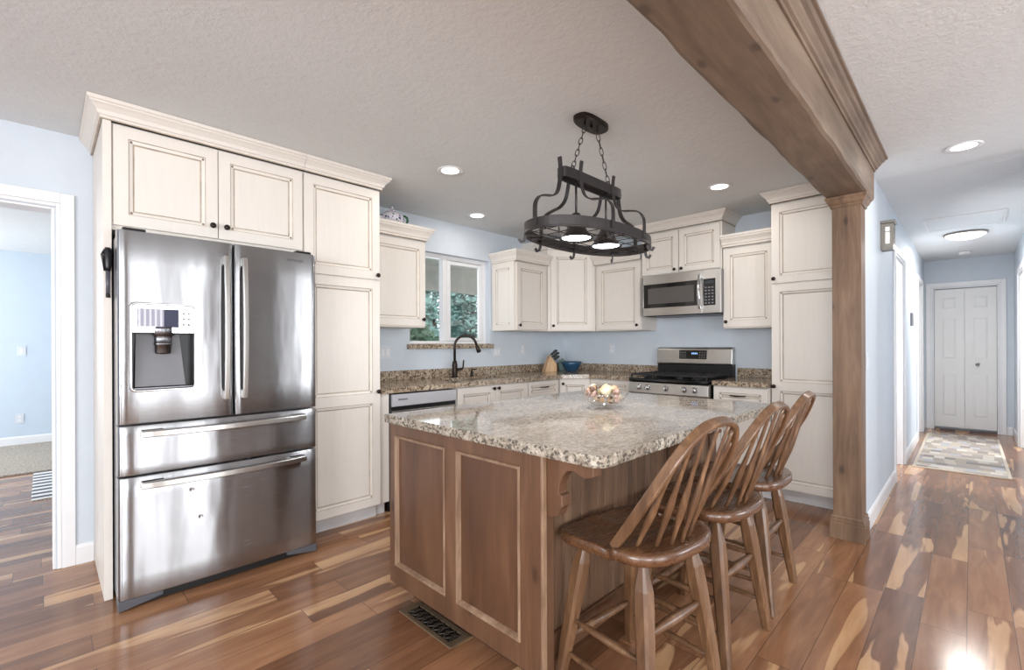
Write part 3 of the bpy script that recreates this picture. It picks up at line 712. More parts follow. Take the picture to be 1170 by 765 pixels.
# sink
t = thing('kitchen_sink', 'double stainless sink basin set in the brown granite counter', 'sink', (2.87, 3.325, CT0))
def basin(x0, x1):
    m = MB(); y0, y1, zb, th = -0.173, 0.173, -0.185, 0.004
    m.box(x0, x1, y0, y1, zb, zb+th); m.box(x0, x0+th, y0, y1, zb+th, 0.012); m.box(x1-th, x1, y0, y1, zb+th, 0.012)
    m.box(x0+th, x1-th, y0, y0+th, zb+th, 0.012); m.box(x0+th, x1-th, y1-th, y1, zb+th, 0.012); return m
basin(-0.398, -0.01).build('basin', M['steel2'], t); basin(0.01, 0.398).build('basin', M['steel2'], t)
MB().box(-0.01, 0.01, -0.175, 0.175, -0.02, 0.010).build('divider', M['steel2'], t, 0.003)
for x in (-0.2, 0.2): MB().lathe([(0.04, -0.1805), (0.04, -0.178), (0.02, -0.177)], 18, (x, 0, 0)).build('drain', M['chrome'], t)
# faucet
t = thing('kitchen_faucet', 'dark bronze gooseneck faucet standing behind the sink below the window', 'faucet', (2.80, 3.555, CT1))
MB().lathe([(0.034, 0.001), (0.034, 0.006), (0.027, 0.014), (0.025, 0.10), (0.028, 0.115), (0.022, 0.14), (0.019, 0.16)], 20).build('body', M['bronze'], t)
dx, dy = 0.74, -0.67; pts = [(0, 0, 0.15), (0, 0, 0.30)]
for k in range(1, 13):
    a = PI*k/12*0.93; rr = 0.105; pts.append((dx*rr*(1-math.cos(a)), dy*rr*(1-math.cos(a)), 0.30+rr*math.sin(a)))
MB().tube(pts, 0.0125, 12).build('spout', M['bronze'], t)
e = Vector(pts[-1]); dv = (e-Vector(pts[-2])).normalized()
MB().tube([e, e+dv*0.02, e+dv*0.03, e+dv*0.085, e+dv*0.09], [0.014, 0.015, 0.019, 0.022, 0.016], 14).build('spray_head', M['bronze'], t)
MB().tube([(0.02, -0.015, 0.075), (0.075, -0.02, 0.08), (0.088, -0.02, 0.095), (0.095, -0.02, 0.165)], [0.014, 0.012, 0.008, 0.007], 10).build('lever', M['bronze'], t)
t = thing('soap_dispenser', 'short dark bronze soap pump right of the faucet', 'soap dispenser', (3.02, 3.56, CT1))
MB().lathe([(0.02, 0.001), (0.02, 0.008), (0.014, 0.015), (0.013, 0.045), (0.009, 0.055)], 14).build('pump_body', M['bronze'], t)
MB().tube([(0, 0, 0.05), (0, -0.005, 0.07), (0.03, -0.04, 0.068)], [0.009, 0.009, 0.006], 8).build('nozzle', M['bronze'], t)

# dishwasher
t = thing('dishwasher', 'stainless dishwasher between the pantry and the sink cabinet', 'dishwasher', (1.81, 3.065, 0))
MB().box(0.0, 0.605, 0.0, 0.57, 0.10, 0.885).build('tub', M['fridge_side'], t)
MB().box(0.004, 0.601, -0.022, -0.001, 0.11, 0.762).build('door', M['steel2'], t, 0.004)
o = MB().box(0.004, 0.601, -0.026, -0.001, 0.795, 0.886).build('control_panel', plain('dishwasher_silver', (196, 196, 201), 0.35, 0.2, 0.02), t, 0.004)
MB().box(0.05, 0.13, -0.0275, -0.0262, 0.84, 0.852).build('nameplate', M['grey'], o)
MB().box(0.004, 0.601, -0.006, -0.001, 0.764, 0.794).build('handle_recess', M['black'], t)
MB().box(0.01, 0.595, 0.05, 0.07, 0.001, 0.099).build('toe_plate', M['black'], t)
t = thing('filler_panel', 'narrow white filler strip between the pantry and the dishwasher', 'panel', (1.716, 3.06, 0))
MB().box(0, 0.078, 0.0, 0.59, 0.10, 0.896).build('stile', M['cab'], t, 0.002)
MB().box(0, 0.078, 0.07, 0.09, 0.001, 0.099).build('toe_kick', M['toe'], t)
MB().box(0.079, 0.092, 0.0, 0.02, 0.10, 0.895).build('gasket', M['black'], t)

# ------------------------------------------------------------------ refrigerator
FX0, FY = 0.242, 2.83
t = thing('refrigerator', 'large stainless french-door refrigerator with ice dispenser and two bottom drawers', 'refrigerator', (FX0, FY, 0))
FW = 0.924
def bulge(x): u = (x/FW)*2-1; return -0.014*(1-u*u) - 0.0
def front_panel(x0, x1, z0, z1, hole=None, th=0.075, rad=0.016):
    """gently bowed stainless door with rounded vertical edges; hole=(hx0,hx1,hz0,hz1)"""
    m = MB()
    xs = [x0, x0+0.003, x0+0.008, x0+rad]+[x0+rad+(x1-x0-2*rad)*k/20 for k in range(1, 20)]+[x1-rad, x1-0.008, x1-0.003, x1]
    zs = [z0, z1]
    zs = [z0, z0+0.004]+[z0+0.004+(z1-z0-0.008)*k/6 for k in range(1, 6)]+[z1-0.004, z1]
    if hole:
        xs = sorted([x for x in xs if min(abs(x-hole[0]), abs(x-hole[1])) > 0.006]+[hole[0], hole[1]])
        zs = sorted([z for z in zs if min(abs(z-hole[2]), abs(z-hole[3])) > 0.01]+[hole[2], hole[3]])
    def yy(x, z):
        e = min(x-x0, x1-x); r = 0.0 if e >= rad else rad-math.sqrt(max(0, rad*rad-(rad-e)**2))
        ez = min(z-z0, z1-z); rz = 0.003 if ez < 0.001 else 0
        return bulge(x)+r*0.9+rz
    idx = {}; v = []; f = []
    for i, x in enumerate(xs):
        for j, z in enumerate(zs): idx[i, j] = len(v); v.append((x, yy(x, z), z))
    for i in range(len(xs)-1):
        for j in range(len(zs)-1):
            if hole and hole[0]-1e-6 <= xs[i] and xs[i+1] <= hole[1]+1e-6 and hole[2]-1e-6 <= zs[j] and zs[j+1] <= hole[3]+1e-6: continue
            f.append((idx[i, j], idx[i+1, j], idx[i+1, j+1], idx[i, j+1]))
    m.add(v, f, 0, True)
    # returns to the back
    per = [(i, 0) for i in range(len(xs))]+[(len(xs)-1, j) for j in range(1, len(zs))]+[(i, len(zs)-1) for i in range(len(xs)-2, -1, -1)]+[(0, j) for j in range(len(zs)-2, 0, -1)]
    front = [v[idx[p]] for p in per]; back = [(p[0], th, p[2]) for p in front]; n = len(per)
    m.add(front+back, [(k, (k+1) % n, n+(k+1) % n, n+k) for k in range(n)]+[tuple(range(n, 2*n))], 0)
    return m
MB().box(0.004, FW-0.004, 0.085, 0.76, 0.03, 1.785).build('cabinet_body', M['fridge_side'], t, 0.004)
SPL = 0.476
D0, D1, DZ0, DZ1 = 0.050, 0.302, 1.040, 1.455
dl = front_panel(0.0, SPL-0.002, 0.882, 1.80, (D0, D1, DZ0, DZ1)).build('left_door', M['steel'], t, fix=False)
dr = front_panel(SPL+0.004, FW, 0.882, 1.80).build('right_door', M['steel'], t, fix=False)
dw1 = front_panel(0.0, FW, 0.638, 0.872).build('upper_drawer', M['steel'], t, fix=False)
dw2 = front_panel(0.0, FW, 0.055, 0.628).build('freezer_drawer', M['steel'], t, fix=False)
# dispenser
yb = bulge((D0+D1)/2)
m = MB()   # bezel frame
pts = []
def rrect(x0, x1, z0, z1, r, n=5):
    o = []
    for cx, cz, a0 in ((x1-r, z0+r, -90), (x1-r, z1-r, 0), (x0+r, z1-r, 90), (x0+r, z0+r, 180)):
        for k in range(n+1):
            a = math.radians(a0+90*k/n); o.append((cx+r*math.cos(a), cz+r*math.sin(a)))
    return o
ra = rrect(D0-0.008, D1+0.008, DZ0-0.008, DZ1+0.008, 0.024); rb = rrect(D0+0.004, D1-0.004, DZ0+0.004, DZ1-0.004, 0.016); n = len(ra)
v = [(p[0], yb-0.001+0.004, p[1]) for p in ra]+[(p[0]*0.5+q[0]*0.5, yb-0.007, p[1]*0.5+q[1]*0.5) for p, q in zip(ra, rb)]+[(p[0], yb+0.002, p[1]) for p in rb]+[(p[0], yb+0.012, p[1]) for p in rb]
m.add(v, [(r*n+k, r*n+(k+1) % n, (r+1)*n+(k+1) % n, (r+1)*n+k) for r in range(3) for k in range(n)], 0, True)
disp = m.build('dispenser_bezel', M['chrome'], dl)
zc = 1.318
m = MB(); m.box(D0+0.001, D1-0.001, yb+0.003, yb+0.03, zc, DZ1-0.001, 0); cp = m.build('dispenser_control_panel', M['chrome'], dl)
MB().box(D0+0.022, D0+0.125, yb+0.0015, yb+0.003, zc+0.027, DZ1-0.022).build('display_label', stripe('display_streaks', 0, 0.021, (206, 206, 214), (160, 160, 176), 0.6), cp)
MB().box(D0+0.125, D0+0.185, yb+0.0012, yb+0.003, zc+0.025, DZ1-0.022).build('display_screen', plain('display_navy', (62, 64, 84), 0.5, spec=0.2), cp)
m = MB()
for k in range(6): m.lathe([(0.006, yb+0.0015), (0.005, yb+0.0005)], 10, (D0+0.205+0.022*(k % 2), 0, zc+0.04+0.028*(k//2)), axis='y')
m.build('buttons', M['grey'], cp)
m = MB(); z0 = DZ0+0.004    # alcove walls
xl, xr = D0+0.002, D1-0.002
m.box(xl, xl+0.004, yb+0.006, 0.07, z0, zc); m.box(xr-0.004, xr, yb+0.006, 0.07, z0, zc); m.box(xl, xr, yb+0.006, 0.07, zc-0.004, zc+0.002); m.box(xl, xr, 0.066, 0.072, z0, zc)
m.build('alcove', M['black'], dl)
m = MB(); m.add([(xl+0.02, 0.05, zc-0.006), (xr-0.055, 0.05, zc-0.006), (xr-0.035, 0.012, z0+0.012), (xl+0.012, 0.012, z0+0.012), (xl+0.02, 0.06, zc-0.006), (xr-0.055, 0.06, zc-0.006), (xr-0.035, 0.06, z0+0.012), (xl+0.012, 0.06, z0+0.012)],
    [(0, 1, 2, 3), (7, 6, 5, 4), (0, 4, 5, 1), (1, 5, 6, 2), (2, 6, 7, 3), (3, 7, 4, 0)]); m.build('back_plate', M['grey'], dl)
m = MB(); m.box(xl+0.006, xr-0.006, yb+0.008, 0.06, z0, z0+0.008); m.build('drip_tray', M['steel_dark'], dl, 0.002)
nx = D0+0.123
m = MB(); m.lathe([(0.044, 0.028), (0.046, 0.018), (0.046, -0.01), (0.040, -0.014), (0.036, -0.02), (0.034, -0.05), (0.037, -0.052), (0.037, -0.06), (0.034, -0.062), (0.033, -0.098), (0.028, -0.104), (0.012, -0.106)], 22, (nx, 0.012, zc), sy=0.62); m.build('nozzle', M['steel_dark'], dl)
# handles
def vhandle(parent, x):
    zt, zb = 1.725, 0.972; m = MB(); pts = []; N = 14
    for k in range(N+1):
        z = zb+(zt-zb)*k/N; s = math.sin(PI*k/N); pts.append((x, bulge(x)-0.034-0.022*s**0.7, z))
    m.tube(pts, 1.0, flat=(0.0115, 0.009), up=(0, -1, 0))
    for z in (zb+0.02, zt-0.02): m.box(x-0.010, x+0.010, bulge(x)-0.036, bulge(x)+0.004, z-0.022, z+0.022)
    m.build('handle', M['steel2'], parent, 0.004)
vhandle(dl, SPL-0.040); vhandle(dr, SPL+0.046)
def hhandle(parent, z):
    m = MB(); pts = []; N = 18; xa, xb = 0.082, 0.846
    for k in range(N+1):
        x = xa+(xb-xa)*k/N; s = math.sin(PI*k/N); pts.append((x, bulge(x)-0.034-0.016*s**0.7, z))
    m.tube(pts, 1.0, flat=(0.015, 0.010), up=(0, -1, 0))
    for x in (xa+0.045, xb-0.045): m.box(x-0.045, x+0.045, bulge(x)-0.034, bulge(x)+0.004, z-0.006, z+0.018)
    m.build('handle', M['steel2'], parent, 0.004)
hhandle(dw1, 0.832); hhandle(dw2, 0.588)
m = MB(); m.box(0.02, FW-0.02, 0.03, 0.085, 0.006, 0.052); m.build('kick_grille', M['black'], t)
for sgn, x in ((1, 0.0), (-1, FW)):
    pr = [(x, 0.002), (x+sgn*0.17, 0.03), (x+sgn*0.17, 0.05), (x, 0.052)]
    m = MB(); v = [(p[0], 0.004, p[1]) for p in pr]+[(p[0], 0.10, p[1]) for p in pr]
    m.add(v, [(0, 1, 2, 3), (7, 6, 5, 4), (0, 4, 5, 1), (1, 5, 6, 2), (2, 6, 7, 3), (3, 7, 4, 0)]); m.build('foot_cover', M['foot'], t, 0.004)
for x in (0.02, FW-0.11): MB().box(x, x+0.09, 0.02, 0.14, 1.802, 1.818).build('hinge_cover', M['black'], t, 0.006)
cu = bpy.data.curves.new('brand_lettering', 'FONT'); cu.body = 'SAMSUNG'; cu.size = 0.020; cu.extrude = 0.0004; cu.align_x = 'CENTER'
tmp = bpy.data.objects.new('brand_lettering', cu); COL.objects.link(tmp); bpy.context.view_layer.update()
me = bpy.data.meshes.new_from_object(tmp); COL.objects.unlink(tmp); bpy.data.objects.remove(tmp)
o = bpy.data.objects.new('lettering', me); COL.objects.link(o); me.materials.clear(); me.materials.append(M['steel_dark']); o.parent = dr
o.location = (0.80, bulge(0.80)-0.0008, 1.745); o.rotation_euler = (PI/2, 0, 0.03)
# black magnetic pen-style lighter stuck on the cabinet side
t = thing('grill_lighter', 'black grill lighter hanging upright at the left edge of the refrigerator', 'lighter', (0.232, 3.0, 1.50))
MB().tube([(0, 0, 0.10), (0, 0, 0.12), (0, 0, 0.20), (0, 0, 0.215)], [0.010, 0.014, 0.017, 0.010], 10).build('grip', M['black'], t)
MB().tube([(0, 0, -0.01), (0, 0, 0.10)], [0.008, 0.009], 10).build('barrel', plain('barrel_grey', (84, 84, 92), 0.35), t)
MB().tube([(0, 0, -0.03), (0, 0, -0.011)], [0.009, 0.009], 10).build('tip', M['black'], t)
MB().tube([(-0.012, 0, 0.205), (-0.022, 0, 0.18), (-0.012, 0, 0.10)], [0.004, 0.005, 0.004], 8).build('trigger_guard', M['black'], t)
for q in bpy.data.objects:
    if q.name.startswith('grill_lighter'): q.location = (0.222, 3.005, 1.52)

# ------------------------------------------------------------------ range
RY1 = 2.362; t = thing('gas_range', 'stainless gas range with black cooktop between the base cabinets', 'range', (3.99, RY1, 0), R90)
RW = 0.766
MB().box(0.002, RW-0.002, 0.03, 0.64, 0.02, 0.905).build('body', M['black'], t)
od = MB().box(0.004, RW-0.004, 0.0, 0.029, 0.20, 0.775).build('oven_door', M['steel2'], t, 0.006)
MB().box(0.10, RW-0.10, -0.002, -0.0003, 0.30, 0.63).build('door_window', M['blackgloss'], od)
m = MB(); m.tube([(0.06, -0.001, 0.735), (0.06, -0.045, 0.735), (RW-0.06, -0.045, 0.735), (RW-0.06, -0.001, 0.735)], 0.012, 10); m.build('handle', M['steel2'], od)
MB().box(0.004, RW-0.004, 0.0, 0.029, 0.03, 0.19).build('warming_drawer', M['steel2'], t, 0.006)
m = MB(); pr = [(0.0, 0.79), (-0.012, 0.80), (0.004, 0.892), (0.03, 0.905), (0.06, 0.905), (0.06, 0.79)]
m.xprism(pr, 0.001, RW-0.001); cpn = m.build('control_panel', M['steel2'], t, 0.003)
for x in (0.115, 0.205, 0.385, 0.555, 0.648):
    m = MB(); m.lathe([(0.026, 0.0), (0.026, -0.006), (0.021, -0.008), (0.019, -0.03), (0.015, -0.033), (0.001, -0.033)], 20, (x, -0.004, 0.848), axis='y'); m.box(x-0.003, x+0.003, -0.039, -0.036, 0.835, 0.861); m.build('knob', M['chrome'], cpn)
MB().box(0.0, RW, 0.0, 0.56, 0.906, 0.932).build('cooktop', M['blackgloss'], t, 0.004)
for bi, (x, y) in enumerate(((0.15, 0.14), (0.15, 0.42), (0.383, 0.28), (0.616, 0.14), (0.616, 0.42))):
    m = MB(); m.lathe([(0.055, 0.9325), (0.052, 0.942), (0.038, 0.945), (0.036, 0.952), (0.002, 0.954)], 20, (x, y, 0)); m.build('burner', M['cast'], t)
for g in range(3):
    a = 0.012+g*0.248; b = a+0.242; m = MB(); z0, z1 = 0.958, 0.972
    m.box(a, b, 0.02, 0.034, z0, z1); m.box(a, b, 0.52, 0.534, z0, z1); m.box(a, a+0.013, 0.034, 0.52, z0, z1); m.box(b-0.013, b, 0.034, 0.52, z0, z1)
    m.box(a+0.013, b-0.013, 0.27, 0.284, z0, z1); m.box((a+b)/2-0.006, (a+b)/2+0.006, 0.034, 0.52, z0, z1)
    for yy in (0.14, 0.41): m.box(a+0.013, b-0.013, yy-0.006, yy+0.006, z0, z1)
    for x in (a+0.002, b-0.016):
        for yy in (0.02, 0.52): m.box(x, x+0.014, yy, yy+0.014, 0.933, z0)
    m.build('grate', M['cast'], t, 0.003)
m = MB(); m.box(0.002, RW-0.002, 0.585, 0.648, 0.906, 1.06); m.build('backguard_base', M['black'], t)
m = MB(); m.xprism([(0.575, 1.045), (0.560, 1.06), (0.575, 1.205), (0.595, 1.222), (0.650, 1.222), (0.650, 1.045)], 0.002, RW-0.002); bgd = m.build('backguard', M['steel2'], t, 0.008)
m = MB(); m.add([(0.245, 0.5625, 1.105), (0.525, 0.5625, 1.105), (0.525, 0.5735, 1.192), (0.245, 0.5735, 1.192), (0.245, 0.585, 1.105), (0.525, 0.585, 1.105), (0.525, 0.585, 1.192), (0.245, 0.585, 1.192)],
    [(0, 1, 2, 3), (7, 6, 5, 4), (0, 4, 5, 1), (1, 5, 6, 2), (2, 6, 7, 3), (3, 7, 4, 0)]); dsp = m.build('display', M['blackgloss'], bgd)
m = MB(); bl = emit('range_clock_digits', (150, 190, 255), 1.2)
for k in range(4): m.box(0.375+k*0.016, 0.384+k*0.016, 0.5655, 0.5672, 1.152, 1.168)
m.build('clock_digits', bl, dsp)
m = MB()
for xx in (0.262, 0.285, 0.308, 0.455, 0.478, 0.501):
    for zz in (1.122, 1.145, 1.168): m.box(xx-0.006, xx+0.006, 0.5615+(zz-1.105)*0.126, 0.5635+(zz-1.105)*0.126, zz-0.004, zz+0.004)
m.build('keypad', M['grey'], dsp)

# ------------------------------------------------------------------ microwave
t = thing('microwave_oven', 'stainless over-the-range microwave with dark window below the two-door cabinet', 'microwave', (4.225, 2.335, 1.527), R90)
MWW, MH = 0.758, 0.398
MB().box(0, MWW, 0.02, 0.415, 0.012, MH).build('case', M['fridge_side'], t, 0.003)
MB().box(0.01, MWW-0.01, 0.05, 0.40, 0.0, 0.0115).build('vent_underside', M['black'], t)
m = MB(); dwd = 0.592
m.box(0, dwd, -0.004, 0.019, 0.005, 0.082); m.box(0, dwd, -0.004, 0.019, MH-0.085, MH); m.box(0, 0.006, -0.004, 0.019, 0.082, MH-0.085); m.box(dwd-0.03, dwd, -0.004, 0.019, 0.082, MH-0.085)
mwd = m.build('door', M['steel2'], t, 0.002)
m = MB(); m.box(0.006, dwd-0.03, -0.002, 0.012, 0.082, MH-0.085); wf = m.build('window_frame', M['blackgloss'], mwd)
MB().box(0.055, dwd-0.075, -0.0035, -0.0022, 0.12, MH-0.125).build('window', plain('microwave_mesh_glass', (84, 80, 78), 0.25), wf)
m = MB(); pts = []
for k in range(11):
    s = math.sin(PI*k/10); pts.append((dwd-0.012, -0.03-0.024*s**0.8, 0.045+0.31*k/10))
m.tube(pts, 1.0, flat=(0.011, 0.008), up=(0, -1, 0))
for z in (0.06, 0.34): m.box(dwd-0.022, dwd-0.002, -0.036, -0.003, z-0.012, z+0.012)
m.build('handle', M['chrome'], mwd, 0.003)
mcp = MB().box(dwd+0.002, MWW, -0.004, 0.019, 0.005, MH).build('control_panel', M['steel2'], t, 0.002)
kp = MB().box(dwd+0.014, MWW-0.045, -0.0055, -0.0042, 0.075, MH-0.082).build('keypad', M['blackgloss'], mcp)
m = MB()
for r in range(6):
    for c in range(3): m.box(dwd+0.026+c*0.03, dwd+0.044+c*0.03, -0.0065, -0.0056, 0.09+r*0.028, 0.103+r*0.028)
m.build('buttons', M['grey'], kp)
MB().box(dwd+0.026, MWW-0.057, -0.0065, -0.0056, 0.268, 0.300).build('display', plain('display_dark', (44, 50, 58), 0.2), kp)

# ------------------------------------------------------------------ island
IX0, IX1, IY0, IY1, IZ0, IZ1 = 1.21, 2.86, 1.062, 2.058, 0.085, 0.868
t = thing('kitchen_island', 'stained knotty wood island cabinet with panelled end and beadboard side', 'island', (IX0, IY0, 0))
LX, LY = IX1-IX0, IY1-IY0
MB().box(0.022, LX, 0.075, LY-0.002, IZ0+0.002, IZ1).build('carcass', M['island'], t)
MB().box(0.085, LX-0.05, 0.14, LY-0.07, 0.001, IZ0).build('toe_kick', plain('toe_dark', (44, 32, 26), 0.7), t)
# end panel (local y runs toward the window): stiles, rails, two recessed fields
m = MB(); fz0, fz1 = 0.175, 0.812
f1 = (0.098, 0.468); f2 = (0.545, 0.945)
ys = [0, f1[0], f1[1], f2[0], f2[1], LY]
for k in (0, 2, 4): m.box(0, 0.0205, ys[k], ys[k+1], IZ0, IZ1)
for a, b in (f1, f2): m.box(0, 0.0205, a, b, IZ0, fz0); m.box(0, 0.0205, a, b, fz1, IZ1); m.box(0.012, 0.0205, a, b, fz0, fz1, 1)
ep = m.build('end_panel', [M['island'], M['island_shaded_field']], t, 0.0012)
for a, b in (f1, f2):
    prof = [(0, 0), (0.0, 0.005), (-0.006, 0.008), (-0.010, 0.004), (-0.013, 0.009), (-0.020, 0.006), (-0.024, 0.0)]
    m = MB(); rings = []
    P = [(0, 0.0005), (0.002, 0.006), (0.007, 0.006), (0.009, 0.002), (0.012, 0.003), (0.016, -0.006), (0.018, -0.0115)]  # (inset, proud)
    v = []; f = []
    for ins, pr in P: v += [(-pr, a+ins, fz0+ins), (-pr, b-ins, fz0+ins), (-pr, b-ins, fz1-ins), (-pr, a+ins, fz1-ins)]
    for k in range(len(P)-1):
        for j in range(4): j2 = (j+1) % 4; f.append((k*4+j, k*4+j2, k*4+4+j2, k*4+4+j))
    m.add(v, f); m.build('panel_molding', M['island_bead'], ep)
# corner post strip, beadboard side facing the stools
m = MB(); m.box(-0.003, 0.020, -0.012, -0.0005, IZ0-0.01, IZ1); m.build('corner_bead', M['island_bead'], t, 0.003)
m = MB(); m.box(0.0205, 0.070, 0.0, 0.074, IZ0, IZ1); m.box(LX-0.09, LX, 0.036, 0.074, IZ0, IZ1); m.box(0.070, LX-0.09, 0.036, 0.074, IZ0, IZ0+0.10); m.box(0.070, LX-0.09, 0.036, 0.074, 0.815, IZ1)
m.build('side_frame', M['island'], t, 0.0015)
m = MB(); nb = 26; bw = (LX-0.160)/nb
for k in range(nb):
    x0 = 0.070+k*bw; m.prism([(x0+0.004, 0.048), (x0+bw-0.004, 0.048), (x0+bw, 0.057), (x0+bw, 0.0745), (x0, 0.0745), (x0, 0.057)], IZ0+0.10, 0.815)
m.build('beadboard', wood('island_beadboard', (80, 58, 43), (112, 85, 65), (140, 111, 87), (10, 10, 0.9), 1.6, 0.5, 0.3), t)
def corbel(x0, back):
    # profile in (y, z), y negative = out from the island
    pts = [(-0.0005, 0.866), (-0.205, 0.866), (-0.205, 0.826), (-0.170, 0.815), (-0.150, 0.822), (-0.125, 0.832), (-0.098, 0.826), (-0.078, 0.806), (-0.066, 0.778), (-0.062, 0.750), (-0.062, 0.742), (-0.076, 0.738), (-0.077, 0.700), (-0.066, 0.690), (-0.060, 0.668), (-0.03, 0.655), (-0.0005, 0.652)]
    pts[0] = (back-0.0005, 0.866); pts[-1] = (back-0.0005, 0.652)
    m = MB(); m.xprism(pts, x0, x0+0.048 if back == 0 else x0+0.07); m.build('corbel', M['island'], t, 0.003)
corbel(0.0215, 0.0); corbel(LX*0.62, 0.0355)
# island top: rock-face granite edge
t = thing('island_countertop', 'large grey-beige granite slab with chiselled edge on the island', 'countertop', (1.185, 0.795, 0.870))
SLX, SLY, STH = 1.74, 1.275, 0.040
def outline(n_side=70, r=0.045):
    o = []
    cs = [(r, r, 180), (SLX-r, r, 270), (SLX-r, SLY-r, 0), (r, SLY-r, 90)]
    for i, (cx, cy, a0) in enumerate(cs):
        rr = r if i < 2 else 0.012
        if i >= 2: cx = SLX-rr if i == 2 else rr; cy = SLY-rr
        arc = [(cx+rr*math.cos(math.radians(a0+90*k/6)), cy+rr*math.sin(math.radians(a0+90*k/6))) for k in range(7)]
        if o:
            p = o[-1]; q = arc[0]
            for k in range(1, n_side): o.append((p[0]+(q[0]-p[0])*k/n_side, p[1]+(q[1]-p[1])*k/n_side))
        o += arc
    p = o[-1]; q = o[0]
    for k in range(1, n_side): o.append((p[0]+(q[0]-p[0])*k/n_side, p[1]+(q[1]-p[1])*k/n_side))
    return o
ol = outline(); n = len(ol); lv = [0.0, 0.008, 0.016, 0.024, 0.032, STH]
def nrm(k):
    a = ol[k-1]; b = ol[(k+1) % n]; d = Vector((b[0]-a[0], b[1]-a[1])).normalized(); return (d.y, -d.x)
v = []; 
for j, z in enumerate(lv):
    for k in range(n):
        nx_, ny_ = nrm(k); p = Vector((ol[k][0]*38, ol[k][1]*38, z*60)); jit = mnoise.noise(p)*0.005+mnoise.noise(p*2.3)*0.003
        if j == 0: jit -= 0.003
        if j == len(lv)-1: jit = jit*0.45-0.002
        zz = z+(mnoise.noise(p*0.8+Vector((5, 5, 5)))*0.004 if 0 < j < len(lv)-1 else (mnoise.noise(p*0.9)*0.003 if j == 0 else 0))
        v.append((ol[k][0]+nx_*jit, ol[k][1]+ny_*jit, zz if j else max(0.0, zz)))
m = MB(); f = []
for j in range(len(lv)-1):
    for k in range(n): k2 = (k+1) % n; f.append((j*n+k, j*n+k2, (j+1)*n+k2, (j+1)*n+k))
m.add(v, f, 1, False); m.add(v[-n:], [tuple(range(n))], 0); m.add([(p[0], p[1], max(0, p[2])) for p in v[:n]], [tuple(range(n-1, -1, -1))], 1)
m.build('slab', [M['granite_top'], M['granite_edge']], t, fix=False)

# floor register
t = thing('floor_register', 'brown metal floor vent grille in the planks at the foot of the island', 'vent', (1.228, 1.72, 0))
m = MB(); m.box(-0.057, 0.057, -0.195, -0.160, 0.0006, 0.006); m.box(-0.057, 0.057, 0.160, 0.195, 0.0006, 0.006); m.box(-0.057, -0.035, -0.16, 0.16, 0.0006, 0.006); m.box(0.035, 0.057, -0.16, 0.16, 0.0006, 0.006)
m.build('frame', plain('register_bronze', (128, 108, 86), 0.4, 0.5, 0.15), t, 0.002)
MB().box(-0.035, 0.035, -0.16, 0.16, 0.0004, 0.0012).build('duct_shadow', M['black'], t)
m = MB()
for k in range(8):
    cy = -0.14+k*0.04
    m.tube([(-0.034, cy-0.02, 0.004), (-0.015, cy-0.006, 0.0045), (0.0, cy, 0.0045), (0.015, cy+0.006, 0.0045), (0.034, cy+0.02, 0.004)], 0.003, 6)
    m.tube([(-0.034, cy+0.02, 0.004), (-0.015, cy+0.006, 0.0045), (0.0, cy, 0.0045), (0.015, cy-0.006, 0.0045), (0.034, cy-0.02, 0.004)], 0.003, 6)
    m.tube([(0.012*math.cos(a)*1.4, cy+0.012*math.sin(a), 0.0045) for a in [2*PI*q/10 for q in range(10)]], 0.0022, 6, closed=True)
m.build('scroll_grille', plain('register_dark', (66, 56, 48), 0.4, 0.5, 0.2), t)

